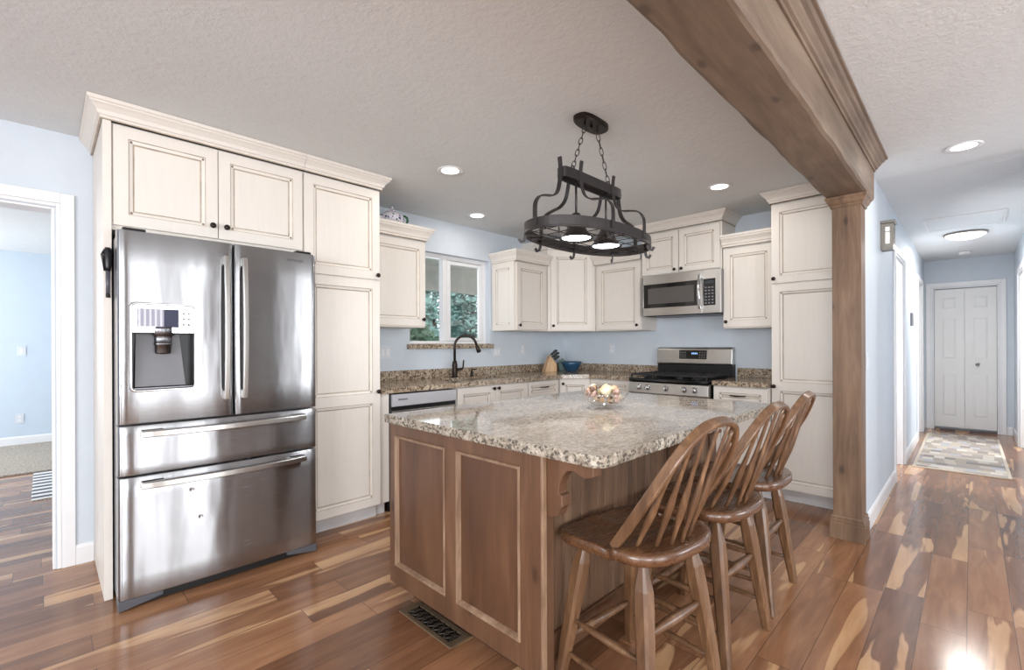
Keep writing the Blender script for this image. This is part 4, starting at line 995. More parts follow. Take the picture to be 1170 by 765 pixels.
# ------------------------------------------------------------------ stools
def catmull(pts, per=4):
    n = len(pts); o = []
    for i in range(n):
        p0, p1, p2, p3 = (Vector(pts[(i+k-1) % n]) for k in range(4))
        for k in range(per):
            s = k/per; o.append(0.5*((2*p1)+(p2-p0)*s+(2*p0-5*p1+4*p2-p3)*s*s+(3*p1-p0-3*p2+p3)*s*s*s))
    return o
def make_stool(label):
    t = thing('windsor_stool', label, 'bar stool', (0, 0, 0), 0, 'wooden stools tucked along the island')
    ZS = 0.598
    half = [(0, 0.212), (0.10, 0.212), (0.175, 0.200), (0.212, 0.160), (0.212, 0.085), (0.200, 0.015), (0.205, -0.045), (0.222, -0.085), (0.212, -0.145), (0.165, -0.195), (0.085, -0.222)]
    full = half+[(0, -0.226)]+[(-x, y) for x, y in half[:0:-1]]
    ol = catmull(full, 4); n = len(ol)
    def ztop(x, y, s):
        deck = smoothstep(-0.03, -0.085, y-0.25*abs(x)**1.0*0.0)           # raised rear deck
        scoop = smoothstep(0.17, 0.06, abs(abs(x)-0.085))*smoothstep(-0.12, -0.02, y)*0.010
        base = ZS-0.021*(1-deck)-scoop*(1 if s < 0.97 else 0.4)+0.006*smoothstep(0.05, 0.0, abs(x))*smoothstep(0.0, 0.18, y)
        return base
    rings = [(1.0, 'b', -0.040), (1.0, 'm', -0.034), (1.008, 'm', -0.018), (1.0, 't', -0.006), (0.975, 't', 0.0)]+[(s, 't', 0.0) for s in (0.88, 0.76, 0.62, 0.48, 0.34, 0.2, 0.08)]
    v = []; f = []
    for s, k, dz in rings:
        for p in ol:
            x, y = p.x*s, p.y*s
            if k == 'b': x *= 0.97; y *= 0.97
            zt = ztop(x, y, s)
            v.append((x, y, zt+dz if k != 'b' else zt-0.040))
    for r in range(len(rings)-1):
        for k in range(n): k2 = (k+1) % n; f.append((r*n+k, r*n+k2, (r+1)*n+k2, (r+1)*n+k))
    f.append(tuple(range(n-1, -1, -1))); f.append(tuple((len(rings)-1)*n+k for k in range(n)))
    MB().add(v, f, 0, True).build('seat', M['stool_seat'], t, fix=False)
    legs = {}
    for sx in (-1, 1):
        for sy in (-1, 1):
            a = Vector((sx*0.135, sy*0.118+(-0.01 if sy < 0 else 0.0), ZS-0.040)); b = Vector((sx*0.208, 0.188 if sy > 0 else -0.200, 0.0)); legs[sx, sy] = (a, b)
            prof = [(0.0, 0.0125), (0.04, 0.0135), (0.09, 0.0185), (0.17, 0.0275), (0.28, 0.0285), (0.65, 0.0245), (1.0, 0.0185)]
            m = MB(); P = [a.lerp(b, s) for s, r in prof]; ax = (b-a).normalized(); U = Vector((0, 1, 0)); A = ax.cross(U).normalized(); B = A.cross(ax)
            v = []; f = []
            sec = [(1, 0.62), (0.62, 1), (-0.62, 1), (-1, 0.62), (-1, -0.62), (-0.62, -1), (0.62, -1), (1, -0.62)]
            for (s, r), p in zip(prof, P):
                for c1, c2 in sec: v.append(p+A*c1*r*0.95+B*c2*r*0.95)
            for k in range(8): v[-8+k].z = 0.0005
            for i in range(len(prof)-1):
                for k in range(8): f.append((i*8+k, i*8+(k+1) % 8, (i+1)*8+(k+1) % 8, (i+1)*8+k))
            f.append(tuple(range(8))); f.append(tuple((len(prof)-1)*8+k for k in range(7, -1, -1)))
            m.add(v, f); m.build('leg', M['stool'], t, 0.0015)
    def on(sx, sy, z):
        a, b = legs[sx, sy]; s = (a.z-z)/(a.z-b.z); return a.lerp(b, s)
    def stretch(p, q, r=0.0125, fat=1.5):
        N = 8; pts = [p.lerp(q, k/N) for k in range(N+1)]; rad = [r*(0.72+(fat-0.72)*math.sin(PI*k/N)**1.5) for k in range(N+1)]
        MB().tube(pts, rad, 10).build('stretcher', M['stool'], t)
    stretch(on(-1, -1, 0.33), on(1, -1, 0.33)); stretch(on(-1, 1, 0.185), on(1, 1, 0.185), 0.014, 1.2)
    for sx in (-1, 1):
        stretch(on(sx, -1, 0.25), on(sx, 1, 0.25), 0.0105, 1.25); stretch(on(sx, -1, 0.13), on(sx, 1, 0.13), 0.0105, 1.2)
    # bow
    H = 0.425; foot = Vector((0.188, -0.055, ZS-0.012)); lean = -0.262
    def bow(s):  # s -1..1
        a = s*PI/2; x = 0.208*math.copysign(abs(math.sin(a))**0.80, a); h = H*math.cos(a)**0.62
        if abs(s) > 0.72: x = x
        return Vector((x*(0.92+0.08*min(1, h/(0.35*H))), foot.y+lean*(h/H)-0.02*math.sin(PI*min(1, h/H)), foot.z+h))
    N = 44; pts = [bow(-1+2*k/N) for k in range(N+1)]
    nb = Vector((0, H, -lean)).normalized()
    rad = [1.0 for _ in pts]
    MB().tube(pts, rad, flat=(0.0095, 0.0165), up=tuple(nb)).build('back_bow', M['stool'], t, 0.005)
    for k in range(-3, 4):
        u = k/3.6; b = Vector((0.172*u, -0.182+0.105*u*u, ZS-0.008)); top = bow(u*0.60)
        q = top; N = 12; P = [b.lerp(q, i/N) for i in range(N+1)]
        rr = []
        for i in range(N+1):
            s = i/N; rr.append(0.0062+0.0058*math.exp(-((s-0.36)/0.16)**2)+0.0012*(1-s))
        MB().tube(P, rr, 8).build('spindle', M['stool'], t)
    return t
st = make_stool('nearest wooden Windsor stool, in front of the island corbel')
st.location = (1.512, 0.868, 0); st.rotation_euler = (0, 0, math.radians(-7))
s2 = copy_tree(st); s2['label'] = 'middle one of three wooden Windsor stools along the island'; s2.location = (2.035, 0.850, 0); s2.rotation_euler = (0, 0, math.radians(-3))
s3 = copy_tree(st); s3['label'] = 'farthest wooden Windsor stool, next to the white pantry'; s3.location = (2.560, 0.865, 0); s3.rotation_euler = (0, 0, math.radians(1))

# ------------------------------------------------------------------ beam and column
def beam():
    t = thing('ceiling_beam', 'hand-hewn rustic wood beam crossing the ceiling onto the post', 'beam', (-1.6, 0.455, 2.192))
    L, Wd, Hh = 5.47, 0.225, CEIL-2.192-0.001; N = 150; v = []; f = []
    sec = [(0.0, Hh), (0.0, 0.13), (0.0, 0.02), (0.006, 0.006), (0.02, 0.0), (0.11, 0.0), (0.205, 0.0), (0.219, 0.006), (0.225, 0.02), (0.225, 0.13), (0.225, Hh)]
    for i in range(N+1):
        x = L*i/N; fade = min(1, (N-i)/5)
        for j, (y, z) in enumerate(sec):
            e = 1.0 if 2 <= j <= 8 else 0.3
            if j in (0, 10): e = 0
            a = mnoise.noise(Vector((x*3.1, j*0.35, 3.3)))*0.007+mnoise.noise(Vector((x*9, j*1.1, 1.3)))*0.003
            b = mnoise.noise(Vector((x*2.4, j*0.4, 9.1)))*0.005
            v.append((x, y+a*e*fade*(1 if j > 5 else -1)*(0 if j == 5 else 1), z+abs(b)*e*fade))
    m_ = len(sec)
    for i in range(N):
        for j in range(m_-1): f.append((i*m_+j, i*m_+j+1, (i+1)*m_+j+1, (i+1)*m_+j))
        f.append((i*m_+m_-1, i*m_, (i+1)*m_, (i+1)*m_+m_-1))
    f.append(tuple(range(m_))); f.append(tuple(N*m_+j for j in range(m_-1, -1, -1)))
    MB().add(v, f).build('timber', M['rustic'], t)
    prof = [(0.0015, -0.076), (0.008, -0.076), (0.010, -0.064), (0.020, -0.060), (0.024, -0.050), (0.036, -0.040), (0.040, -0.030), (0.052, -0.024), (0.060, -0.012), (0.070, -0.010), (0.072, -0.001), (0.0015, -0.001)]
    m = MB(); m.sweep([(0, 0), (L, 0)], [(o, z+Hh) for o, z in prof]); m.build('crown_molding', M['rustic'], t)
    m = MB(); m.sweep([(L-0.12, Wd), (0, Wd)], [(o, z+Hh) for o, z in prof]); m.build('crown_molding', M['rustic'], t)
beam()
t = thing('wooden_post', 'square knotty wood post with base and capital under the beam', 'post', (3.678, 0.565, 0))
MB().box(-0.080, 0.080, -0.076, 0.076, 0.135, 2.125).build('shaft', M['rustic_post'], t, 0.002)
def ringmold(prof, name):
    m = MB(); a, b = 0.0802, 0.0762
    v = []; f = []; n = len(prof)
    for sx, sy in ((-1, -1), (1, -1), (1, 1), (-1, 1)):
        for o, z in prof: v.append((sx*(a+o), sy*(b+o), z))
    for k in range(4):
        k2 = (k+1) % 4
        for j in range(n): j2 = (j+1) % n; f.append((k*n+j, k2*n+j, k2*n+j2, k*n+j2))
    m.add(v, f); return m.build(name, M['rustic_post'], t)
ringmold([(0, 0.001), (0.016, 0.001), (0.016, 0.100), (0.011, 0.106), (0.011, 0.110), (0.014, 0.114), (0.014, 0.124), (0.008, 0.129), (0.008, 0.133), (0.011, 0.137), (0.006, 0.150), (0, 0.151)], 'base_molding')
ringmold([(0, 2.122), (0.006, 2.122), (0.010, 2.130), (0.010, 2.138), (0.020, 2.150), (0.028, 2.170), (0.034, 2.176), (0.034, 2.190), (0, 2.190)], 'capital')

# ------------------------------------------------------------------ pot rack lamp
def pot_rack():
    cx, cy = 2.09, 1.46
    t = thing('pot_rack_chandelier', 'dark iron oval pot rack with two downlights hanging on chains above the island', 'pot rack light', (cx, cy, CEIL))
    def Z(z): return z-CEIL
    def oval(a, b, n=64, p=2.25):
        o = []
        for k in range(n):
            th = 2*PI*k/n; c, s = math.cos(th), math.sin(th)
            o.append((a*math.copysign(abs(c)**(2/p), c), b*math.copysign(abs(s)**(2/p), s)))
        return o
    # canopy
    m = MB(); oc = oval(0.125, 0.055, 40, 3.0); n = len(oc); v = []
    for s, z in ((1.0, -0.001), (1.0, -0.022), (0.93, -0.03)): v += [(p[0]*s, p[1]*s, z) for p in oc]
    m.add(v, [(r*n+k, r*n+(k+1) % n, (r+1)*n+(k+1) % n, (r+1)*n+k) for r in range(2) for k in range(n)]+[tuple(range(n)), tuple(2*n+k for k in range(n))])
    m.lathe([(0.008, -0.03), (0.009, -0.045), (0.002, -0.047)], 10); cn = m.build('canopy', M['bronze'], t)
    for x in (-0.058, 0.058): MB().tube([(x, 0, -0.028), (x, 0, -0.055)], 0.004, 8).build('canopy_hook', M['bronze'], t)
    # ring band
    A, B = 0.455, 0.235; z0, z1 = 1.800, 1.852
    def band(name, a, b, z0, z1, th, p=2.25, mat=M['iron'], N=72):
        o = oval(a, b, N, p); i = oval(a-th, b-th, N, p); n = len(o)
        v = [(q[0], q[1], Z(z0)) for q in o]+[(q[0], q[1], Z(z1)) for q in o]+[(q[0], q[1], Z(z1)) for q in i]+[(q[0], q[1], Z(z0)) for q in i]
        f = [(r*n+k, r*n+(k+1) % n, ((r+1) % 4)*n+(k+1) % n, ((r+1) % 4)*n+k) for r in range(4) for k in range(n)]
        return MB().add(v, f, 0, False).build(name, mat, t)
    band('oval_band', A, B, z0, z1, 0.006)
    o = oval(A-0.004, B-0.004, 72); MB().tube([(q[0], q[1], Z(z0+0.003)) for q in o], 0.006, 8, closed=True).build('lower_rim', M['iron'], t)
    # top bar: narrow flat band
    bt = band('top_bar', 0.265, 0.036, 2.092, 2.142, 0.005, 6.0)
    MB().box(-0.255, 0.255, -0.031, 0.031, Z(2.108), Z(2.112)).build('bar_plate', M['iron'], t)
    # wire grid
    m = MB(); zg = Z(z0+0.012)
    def half(u, A_, B_):  # chord of oval at fraction
        return B_*max(0, 1-(abs(u)/A_)**2.25)**(1/2.25)
    for k in range(-4, 5):
        x = k*0.095; y = half(x, A-0.008, B-0.008); m.tube([(x, -y, zg), (x, y, zg)], 0.0024, 6)
    for k in range(-2, 3):
        y = k*0.088; x = (A-0.008)*max(0, 1-(abs(y)/(B-0.008))**2.25)**(1/2.25); m.tube([(-x, y, zg+0.003), (x, y, zg+0.003)], 0.0024, 6)
    m.build('wire_grid', M['iron'], t)
    # scroll arms
    OUT = [(0.03, 2.190), (-0.0, 2.155), (-0.005, 2.10), (0.10, 2.02), (0.30, 1.985), (0.55, 1.975), (0.82, 1.960), (0.97, 1.925), (1.0, 1.89), (1.0, 1.85), (1.0, 1.815)]
    def scroll(ax, ay, rx, ry, ctrl, name='scroll_arm'):
        """strap from the bar swooping out to the band"""
        p0 = Vector((ax, ay)); p1 = Vector((rx, ry)); d = p1-p0
        P = [Vector((p0.x+d.x*s, p0.y+d.y*s, Z(z))) for s, z in ctrl]; pts = []
        for i in range(len(P)-1):
            a0, a1, a2, a3 = P[max(0, i-1)], P[i], P[i+1], P[min(len(P)-1, i+2)]
            for k in range(5):
                s = k/5; pts.append(0.5*((2*a1)+(a2-a0)*s+(2*a0-5*a1+4*a2-a3)*s*s+(3*a1-a0-3*a2+a3)*s**3))
        pts.append(P[-1]); side_ = Vector((-d.y, d.x, 0)).normalized()
        MB().tube(pts, 1.0, flat=(0.0032, 0.0115), up=tuple(side_)).build(name, M['iron'], t)
    DOWN = [(0.0, 2.135)]+OUT[2:]
    scroll(-0.268, 0, -(A+0.004), 0, OUT); scroll(0.268, 0, A+0.004, 0, DOWN)
    for x in (-0.15, 0.15):
        yb_ = half(x, A, B)+0.004; scroll(x, -0.040, x, -yb_, OUT); scroll(x, 0.040, x, yb_, DOWN)
    # lamps
    for sx in (-1, 1):
        x = sx*0.138
        MB().tube([(x, 0, Z(2.105)), (x, 0, Z(1.915))], 0.006, 8).build('stem', M['iron'], t)
        sh = MB().lathe([(0.014, Z(1.935)), (0.022, Z(1.93)), (0.026, Z(1.905)), (0.030, Z(1.90)), (0.036, Z(1.885)), (0.060, Z(1.835)), (0.087, Z(1.805)), (0.088, Z(1.80)), (0.085, Z(1.80)), (0.058, Z(1.832)), (0.034, Z(1.882)), (0.02, Z(1.89))], 28, (x, 0, 0)).build('lamp_shade', M['iron'], t)
        MB().lathe([(0.070, Z(1.815)), (0.074, Z(1.806)), (0.045, Z(1.801)), (0.002, Z(1.8005))], 24, (x, 0, 0)).build('bulb', M['lamp_hot'], sh)
        area('pot_rack_lamp', (x, 0, Z(1.795)), (0, 0, -1), 0.11, 0.11, 6, (0.93, 0.96, 1.0), shape='DISK', parent=t)
    # chains
    def chain(p, q):
        p, q = Vector(p), Vector(q); L = (q-p).length; n = max(3, int(L/0.034)); d = (q-p).normalized(); e1 = d.orthogonal().normalized(); e2 = d.cross(e1); m = MB()
        for k in range(n):
            c = p+d*(L*(k+0.5)/n); w_ = e1 if k % 2 else e2; hl = L/n*0.62
            m.tube([c+d*hl*math.cos(a)+w_*0.0095*math.sin(a) for a in [2*PI*j/14 for j in range(14)]], 0.0024, 6, closed=True)
        m.build('chain', M['iron'], t)
    for sx in (-1, 1):
        chain((sx*0.058, 0, -0.05), (sx*0.165, 0, Z(2.165)))
        MB().tube([(sx*0.165+0.016*math.cos(a), 0, Z(2.148)+0.026*math.sin(a)) for a in [2*PI*j/18 for j in range(18)]], 0.0035, 8, closed=True).build('eye_loop', M['iron'], t)
    # hooks under the band
    for ang_ in (150, 205, 250, 300, 340, 30, 75, 110):
        th = math.radians(ang_); x, y = A*math.copysign(abs(math.cos(th))**0.889, math.cos(th)), B*math.copysign(abs(math.sin(th))**0.889, math.sin(th)); nrm_ = Vector((math.cos(th)/A, math.sin(th)/B, 0)).normalized()
        b = Vector((x, y, Z(z0)))-nrm_*0.006
        MB().tube([b+Vector((0, 0, 0.045))-nrm_*0.006, b+Vector((0, 0, -0.012)), b+nrm_*0.006+Vector((0, 0, -0.030)), b+nrm_*0.022+Vector((0, 0, -0.034)), b+nrm_*0.032+Vector((0, 0, -0.018))], 1.0, flat=(0.0075, 0.003), up=tuple(Vector((-nrm_.y, nrm_.x, 0)))).build('pot_hook', M['iron'], t)
pot_rack()

# ------------------------------------------------------------------ ceiling lights
def downlight(x, y, label, power=4.5, color=(1, 0.95, 0.88)):
    t = thing('recessed_light', label, 'ceiling light', (x, y, CEIL), 0, 'recessed ceiling lights')
    MB().lathe([(0.062, -0.001), (0.088, -0.001), (0.090, -0.004), (0.084, -0.009), (0.062, -0.004)], 32).build('trim_ring', M['white'], t)
    MB().lathe([(0.061, -0.0015), (0.061, -0.004), (0.03, -0.0052), (0.002, -0.0055)], 28).build('lens', M['lamp'], t)
    area('recessed_lamp', (0, 0, -0.012), (0, 0, -1), 0.11, 0.11, power, color, shape='DISK', parent=t)
downlight(1.983, 2.559, 'round recessed ceiling light in front of the tall pantry and refrigerator run')
downlight(2.848, 3.275, 'round recessed ceiling light near the kitchen window', 2.5)
downlight(3.654, 1.371, 'round recessed ceiling light in front of the microwave and right pantry')
downlight(3.98, 0.03, 'round recessed ceiling light at the hall entrance, right of the beam')
t = thing('flush_ceiling_light', 'round white flush ceiling light glowing in the hallway', 'ceiling light', (7.12, 0.045, CEIL))
MB().lathe([(0.150, -0.001), (0.178, -0.001), (0.182, -0.014), (0.172, -0.022), (0.150, -0.020)], 36).build('rim', M['nickel'], t)
MB().lathe([(0.168, -0.015), (0.160, -0.030), (0.13, -0.050), (0.08, -0.064), (0.03, -0.070), (0.002, -0.071)], 36).build('dome', M['dome'], t)
area('hall_lamp', (0, 0, -0.085), (0, 0, -1), 0.34, 0.34, 22, (1, 0.98, 0.95), shape='DISK', parent=t)

# ------------------------------------------------------------------ hall sconce, thermostat, plates
t = thing('wall_sconce', 'small nickel lantern sconce on the hall wall above the first opening', 'wall light', (4.63, YH, 1.975))
MB().box(-0.06, 0.06, -0.012, -0.0005, 0.0, 0.20).build('back_plate', M['nickel'], t, 0.002)
m = MB(); 
for x0 in (-0.06, 0.052): 
    m.box(x0, x0+0.008, -0.078, -0.058, 0.012, 0.20); m.box(x0, x0+0.008, -0.030, -0.0125, 0.012, 0.20); m.box(x0, x0+0.008, -0.058, -0.030, 0.012, 0.045); m.box(x0, x0+0.008, -0.058, -0.030, 0.175, 0.20); m.box(x0, x0+0.008, -0.058, -0.030, 0.135, 0.140)
m.box(-0.052, 0.052, -0.078, -0.070, 0.012, 0.04); m.box(-0.052, 0.052, -0.078, -0.070, 0.17, 0.20); m.box(-0.006, 0.006, -0.078, -0.070, 0.04, 0.17); m.box(-0.06, 0.06, -0.078, -0.0125, 0.0, 0.0115)
m.build('cage', M['nickel'], t, 0.001)
MB().box(-0.070, 0.070, -0.090, -0.0005, 0.201, 0.222).build('cap', M['nickel'], t, 0.003)
MB().box(-0.045, 0.045, -0.066, -0.018, 0.014, 0.198).build('diffuser', emit('sconce_diffuser', (255, 252, 245), 0.35), t)
def plate(name, label, cat, loc, rz, w, h, slots, group=None):
    t = thing(name, label, cat, loc, rz, group)
    MB().box(-w/2, w/2, -0.006, -0.0005, -h/2, h/2).build('cover_plate', M['plate'], t, 0.002)
    for x, z, a, b, nm in slots: MB().box(x-a, x+a, -0.0085, -0.0062, z-b, z+b).build(nm, M['white'], t, 0.001)
plate('light_switch', 'white double switch plate on the blue wall between pantry and window', 'switch', (2.11, YW, 1.19), 0, 0.115, 0.115, [(-0.025, 0, 0.012, 0.03, 'rocker'), (0.025, 0, 0.012, 0.03, 'rocker')])
plate('light_switch', 'white switch plate on the blue wall just right of the window sill', 'switch', (3.46, YW, 1.18), 0, 0.115, 0.115, [(-0.025, 0, 0.012, 0.03, 'rocker'), (0.025, 0, 0.012, 0.03, 'rocker')])
plate('wall_outlet', 'white outlet on the blue wall left of the knife block', 'outlet', (3.86, YW, 1.20), 0, 0.07, 0.115, [(0, 0.022, 0.014, 0.014, 'socket'), (0, -0.022, 0.014, 0.014, 'socket')])
plate('wall_outlet', 'white outlet on the blue wall left of the range', 'outlet', (XW, 2.97, 1.20), R90, 0.07, 0.115, [(0, 0.022, 0.014, 0.014, 'socket'), (0, -0.022, 0.014, 0.014, 'socket')])
plate('light_switch', 'white switch on the far blue wall of the side room', 'switch', (-0.20, 8.6, 1.20), 0, 0.08, 0.12, [(0, 0, 0.012, 0.03, 'rocker')])
plate('wall_outlet', 'white outlet low on the side room wall beyond the doorway', 'outlet', (-0.22, 8.6, 0.34), 0, 0.08, 0.12, [(0, 0.022, 0.014, 0.014, 'socket'), (0, -0.022, 0.014, 0.014, 'socket')])
plate('light_switch', 'white switch on the hall wall close behind the wooden post', 'switch', (3.88, YH, 1.13), 0, 0.075, 0.115, [(0, 0, 0.012, 0.03, 'rocker')])
t = thing('thermostat', 'grey thermostat on the hall wall between the two openings', 'thermostat', (7.10, YH, 1.53))
MB().box(-0.085, 0.085, -0.02, -0.0005, -0.075, 0.075).build('case', M['grey'], t, 0.004)
MB().box(-0.05, 0.05, -0.022, -0.0202, -0.005, 0.05).build('screen', plain('thermostat_lcd', (150, 160, 150), 0.3), t)

# ------------------------------------------------------------------ rugs
t = thing('hall_runner_rug', 'grey and cream patchwork rug on the hallway floor', 'rug', (7.43, 0.09, 0.0005), math.radians(0.3))
MB().box(-1.20, 1.20, -0.322, 0.322, 0.0, 0.010).build('pile', M['rug'], t)
m = MB(); 
for s in (-1, 1): m.box(-1.212, 1.212, s*0.335-0.012, s*0.335+0.012, 0.0, 0.011); m.box(s*1.206-0.006, s*1.206+0.006, -0.322, 0.322, 0.0, 0.011)
m.build('binding', M['rug_edge'], t, 0.002)
t = thing('striped_mat', 'grey and white striped mat on the floor beyond the left doorway', 'rug', (0.30, 5.99, 0.0005))
MB().box(-0.375, 0.45, -0.58, 0.58, 0.0, 0.010).build('pile', M['mat'], t, 0.003)
m = MB()
for k in range(36):
    for s in (-1, 1): m.tube([(-0.37+k*0.0235, s*0.58, 0.006), (-0.37+k*0.0235, s*0.61, 0.002)], 0.002, 5)
m.build('fringe', M['rug_edge'], t)

# ------------------------------------------------------------------ counter items
t = thing('knife_block', 'light wood slanted knife block in the counter corner', 'knife block', (4.10, 3.46, CT1), math.radians(-28))
m = MB(); pr = [(-0.075, 0.0005), (0.075, 0.0005), (0.075, 0.085), (0.055, 0.115), (-0.005, 0.185)]
v = [(p[0], -0.05, p[1]) for p in pr]+[(p[0], 0.05, p[1]) for p in pr]; n = 5
m.add(v, [(0, 1, 2, 3, 4), (9, 8, 7, 6, 5)]+[(k, n+k, n+(k+1) % n, (k+1) % n) for k in range(n)]); m.build('block', M['blockwood'], t, 0.003)
kd = Vector((0.76, 0, 0.65)).normalized()
cs, sn = math.cos(math.radians(-28)), math.sin(math.radians(-28))
kl = ['knife with the topmost black handle at the back of the block', 'black-handled knife in the back row nearest the bowl', 'black-handled knife in the middle of the block', 'black-handled knife at the middle front of the block', 'lowest black-handled knife in the block', 'short black-handled knife beside the lowest one']
spots = [(0.002, -0.024), (0.004, 0.024), (0.026, -0.024), (0.026, 0.020), (0.047, -0.024), (0.049, 0.016)]
for i, ((sx_, sy_), lb) in enumerate(zip(spots, kl)):
    s = (sx_+0.005)/0.06; base = Vector((-0.005+0.06*s, sy_, 0.185-0.07*s)); L = 0.11 if i < 4 else 0.085
    bx_ = base.x*cs-base.y*sn+4.10; by_ = base.x*sn+base.y*cs+3.46
    kt = thing('kitchen_knife', lb, 'knife', (bx_, by_, CT1+base.z), math.radians(-28), 'knives in the block')
    MB().tube([kd*0.002, kd*0.018], 1.0, flat=(0.008, 0.010), up=(0, 1, 0)).build('bolster', M['steel2'], kt)
    MB().tube([kd*0.018, kd*0.04, kd*(L*0.6), kd*L, kd*(L+0.006)], [0.9, 1.0, 0.92, 1.12, 0.8], flat=(0.0085, 0.012), up=(0, 1, 0)).build('handle', M['handle_black'], kt, 0.003)
t = thing('blue_bowl', 'dark blue ceramic bowl in the counter corner beside the knife block', 'bowl', (4.36, 3.34, CT1))
pr = [(0.055, 0.0005), (0.06, 0.006), (0.075, 0.02), (0.105, 0.07), (0.125, 0.112), (0.121, 0.114), (0.100, 0.074), (0.07, 0.026), (0.002, 0.016)]
MB().lathe(pr, 32).build('bowl_body', M['blue_bowl'], t)
t = thing('green_jar', 'small pale green lidded jar behind the blue bowl', 'jar', (4.42, 3.52, CT1))
MB().lathe([(0.04, 0.0005), (0.05, 0.01), (0.055, 0.07), (0.045, 0.105), (0.04, 0.11)], 24).build('jar_body', plain('pale_green_glaze', (120, 146, 140), 0.3), t)
MB().lathe([(0.042, 0.1105), (0.042, 0.12), (0.02, 0.132), (0.01, 0.135), (0.012, 0.147), (0.002, 0.15)], 24).build('lid', plain('pale_green_glaze_lid', (120, 146, 140), 0.3), t)
# teapot on the left wall cabinet
def teapot():
    t = thing('teapot', 'white floral teapot with green handle on top of the left wall cabinet', 'teapot', (2.055, 3.44, 2.236), math.radians(0))
    tt = NT('floral_china'); vo = tt.voro(tt.coord(), 42); mk = tt.ramp(vo.outputs['Distance'], [(0.30, (1, 1, 1, 1)), (0.42, (0, 0, 0, 1))])
    pick = tt.ramp(vo.outputs['Color'], [(0.25, (60, 62, 104)), (0.42, (126, 108, 150)), (0.55, (66, 100, 82)), (0.7, (228, 224, 232))], 'CONSTANT')
    tt.set(Base_Color=tt.mix(mk, lin((226, 222, 232)), pick), Roughness=0.22)
    MB().lathe([(0.045, 0.0005), (0.05, 0.008), (0.044, 0.014), (0.075, 0.04), (0.09, 0.07), (0.082, 0.102), (0.05, 0.124), (0.04, 0.126)], 28, sx=1.12).build('pot', tt.m, t)
    MB().lathe([(0.046, 0.1265), (0.042, 0.136), (0.02, 0.148), (0.008, 0.152), (0.012, 0.165), (0.008, 0.174), (0.001, 0.175)], 24).build('lid', tt.m, t)
    pts = [(0.09, 0, 0.105), (0.118, 0, 0.118), (0.142, 0, 0.108), (0.150, 0, 0.082), (0.138, 0, 0.055), (0.098, 0, 0.045)]
    MB().tube(pts, [0.007, 0.009, 0.010, 0.010, 0.009, 0.007], 10).build('handle', M['green'], t)
    MB().tube([(-0.09, 0, 0.06), (-0.125, 0, 0.075), (-0.14, 0, 0.105), (-0.16, 0, 0.125)], [0.018, 0.014, 0.010, 0.008], 10).build('spout', tt.m, t)
    s = thing('saucer', 'small china saucer lying beside the teapot on the cabinet', 'saucer', (2.17, 3.36, 2.236))
    MB().lathe([(0.03, 0.0005), (0.035, 0.004), (0.065, 0.014), (0.064, 0.017), (0.034, 0.008), (0.001, 0.007)], 26).build('dish', tt.m, s)
teapot()

# glass bowl of sea shells on the island
BX, BY, BZ = 2.14, 1.415, 0.9102
t = thing('glass_bowl', 'clear glass bowl filled with sea shells on the island', 'bowl', (BX, BY, BZ))
pr = [(0.050, 0.0005), (0.056, 0.004), (0.060, 0.008), (0.085, 0.024), (0.112, 0.052), (0.128, 0.086), (0.125, 0.087), (0.109, 0.055), (0.082, 0.029), (0.055, 0.014), (0.001, 0.012)]
m = MB(); v = []; f = []; segs = 48
for i, (r_, h_) in enumerate(pr):
    for k in range(segs):
        wv = 1+0.02*math.sin(k*2*PI/segs*12)*smoothstep(0.02, 0.08, h_); a = 2*PI*k/segs; v.append((r_*wv*math.cos(a), r_*wv*math.sin(a), h_))
for i in range(len(pr)-1):
    for k in range(segs): f.append((i*segs+k, i*segs+(k+1) % segs, (i+1)*segs+(k+1) % segs, (i+1)*segs+k))
f.append(tuple(range(segs-1, -1, -1))); f.append(tuple((len(pr)-1)*segs+k for k in range(segs)))
m.add(v, f, 0, True); m.build('bowl_body', M['clear'], t)
def shell_mat(name, a, b):
    tt = NT(name); f_ = tt.noise(tt.coord((1, 1, 3)), 28, 3); tt.set(Base_Color=tt.ramp(f_, [(0.35, a), (0.65, b)]), Roughness=0.35); return tt.m
sm = [shell_mat('shell_cream', (196, 180, 148), (222, 208, 180)), shell_mat('shell_tan', (160, 126, 92), (198, 168, 132)), shell_mat('shell_pink', (170, 134, 122), (208, 180, 166)), shell_mat('shell_yellow', (190, 180, 130), (216, 206, 164))]
dk = plain('shell_mouth', (120, 92, 80), 0.4)
def snail(r, mat):
    """moon-snail shell: one whorl spiralling up to an apex, with a dark mouth"""
    m = MB(); N = 40; pts = []; rad = []
    for k in range(N+1):
        s = k/N; a = s*2*PI*2.2; g = math.exp(-s*2.4)
        pts.append((r*0.55*g*math.cos(a), r*0.55*g*math.sin(a), r*0.05+r*0.75*(1-g))); rad.append(r*0.60*g)
    m.tube(pts, rad, 12)
    b = m.build('whorl', mat); return b, pts[0], rad[0]
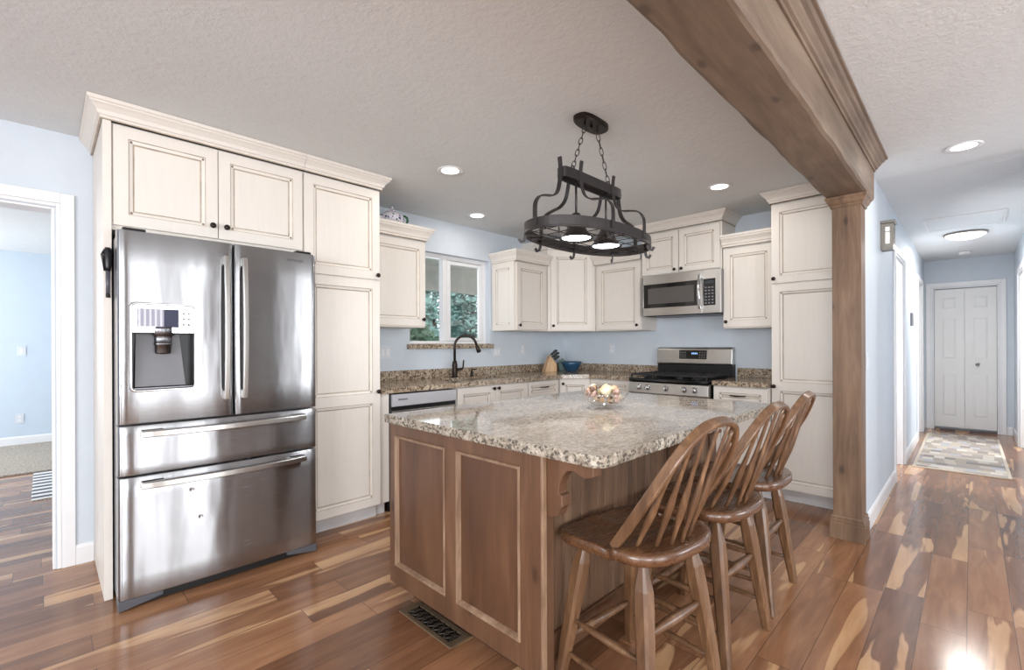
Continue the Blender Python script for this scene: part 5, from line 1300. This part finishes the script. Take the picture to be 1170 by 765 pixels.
def shell_thing(kind, r, mat, loc, rot, label):
    if kind == 'snail':
        b, p, rr = snail(r, mat); o = thing('sea_shell', label, 'shell', loc, 0, 'shells in the glass bowl'); b.parent = o; o.rotation_euler = rot
        MB().sphere((p[0], p[1]-rr*0.10, p[2]), rr*0.72, 12, 8, 0, 0.9, 0.5, 1.0).build('mouth', dk, o)
    else:  # cone / spindle shell
        o = thing('sea_shell', label, 'shell', loc, 0, 'shells in the glass bowl'); o.rotation_euler = rot
        prof = [(0.001, -1.5*r), (0.18*r, -1.35*r), (0.42*r, -0.9*r), (0.75*r, -0.2*r), (0.86*r, 0.2*r), (0.66*r, 0.36*r), (0.70*r, 0.45*r), (0.48*r, 0.62*r), (0.50*r, 0.70*r), (0.26*r, 0.9*r), (0.27*r, 0.96*r), (0.002, 1.25*r)]
        MB().lathe(prof, 18).build('whorl', mat, o)
        MB().sphere((0.62*r, 0, -0.25*r), 0.5*r, 10, 6, 0, 0.45, 0.35, 1.3).build('mouth', dk, o)
    return o
rs = random.Random(21)
layout = [
 (-0.088, 0.050, 0.080, 0.024, 'snail', 2, 'pinkish tan shell at the far left rim of the bowl'),
 (-0.062, -0.005, 0.048, 0.020, 'snail', 0, 'small cream shell low at the left side of the bowl'),
 (-0.035, -0.050, 0.072, 0.040, 'snail', 0, 'large cream spiral shell at the front middle of the glass bowl'),
 (0.030, -0.005, 0.086, 0.037, 'cone', 3, 'long pale yellow shell lying across the top of the bowl'),
 (-0.068, 0.035, 0.082, 0.033, 'snail', 1, 'tan round shell at the left back of the bowl'),
 (-0.098, -0.020, 0.070, 0.025, 'snail', 2, 'small pinkish shell with open mouth at the left rim of the bowl'),
 (0.048, -0.062, 0.076, 0.023, 'cone', 2, 'pink pointed shell at the right front of the bowl'),
 (0.088, -0.030, 0.078, 0.030, 'snail', 1, 'tan shell at the right rim of the bowl'),
 (0.015, 0.075, 0.080, 0.034, 'snail', 0, 'cream shell at the far back of the bowl'),
 (0.082, 0.042, 0.080, 0.030, 'snail', 2, 'pinkish shell at the back right rim of the bowl'),
 (0.012, -0.085, 0.050, 0.022, 'snail', 2, 'small rosy shell low at the front glass of the bowl'),
 (-0.030, 0.010, 0.036, 0.022, 'snail', 1, 'tan shell buried in the middle of the bowl'),
 (0.040, -0.030, 0.036, 0.020, 'snail', 0, 'cream shell under the long yellow shell'),
 (-0.066, -0.052, 0.046, 0.018, 'snail', 1, 'small tan shell low at the left glass of the bowl'),
 (0.078, -0.062, 0.052, 0.018, 'snail', 0, 'small cream shell low at the right front glass of the bowl'),
 (0.000, -0.045, 0.028, 0.017, 'snail', 1, 'small tan shell on the bottom front of the bowl'),
]
for x, y, z, r, kind, mi, lb in layout:
    shell_thing(kind, r*1.12, sm[mi], (BX+x*0.92-0.008, BY+y*0.92+0.008, BZ+z+0.004), (rs.uniform(-1.2, 1.2), rs.uniform(-1.2, 1.2), rs.uniform(0, 6.28)), lb)
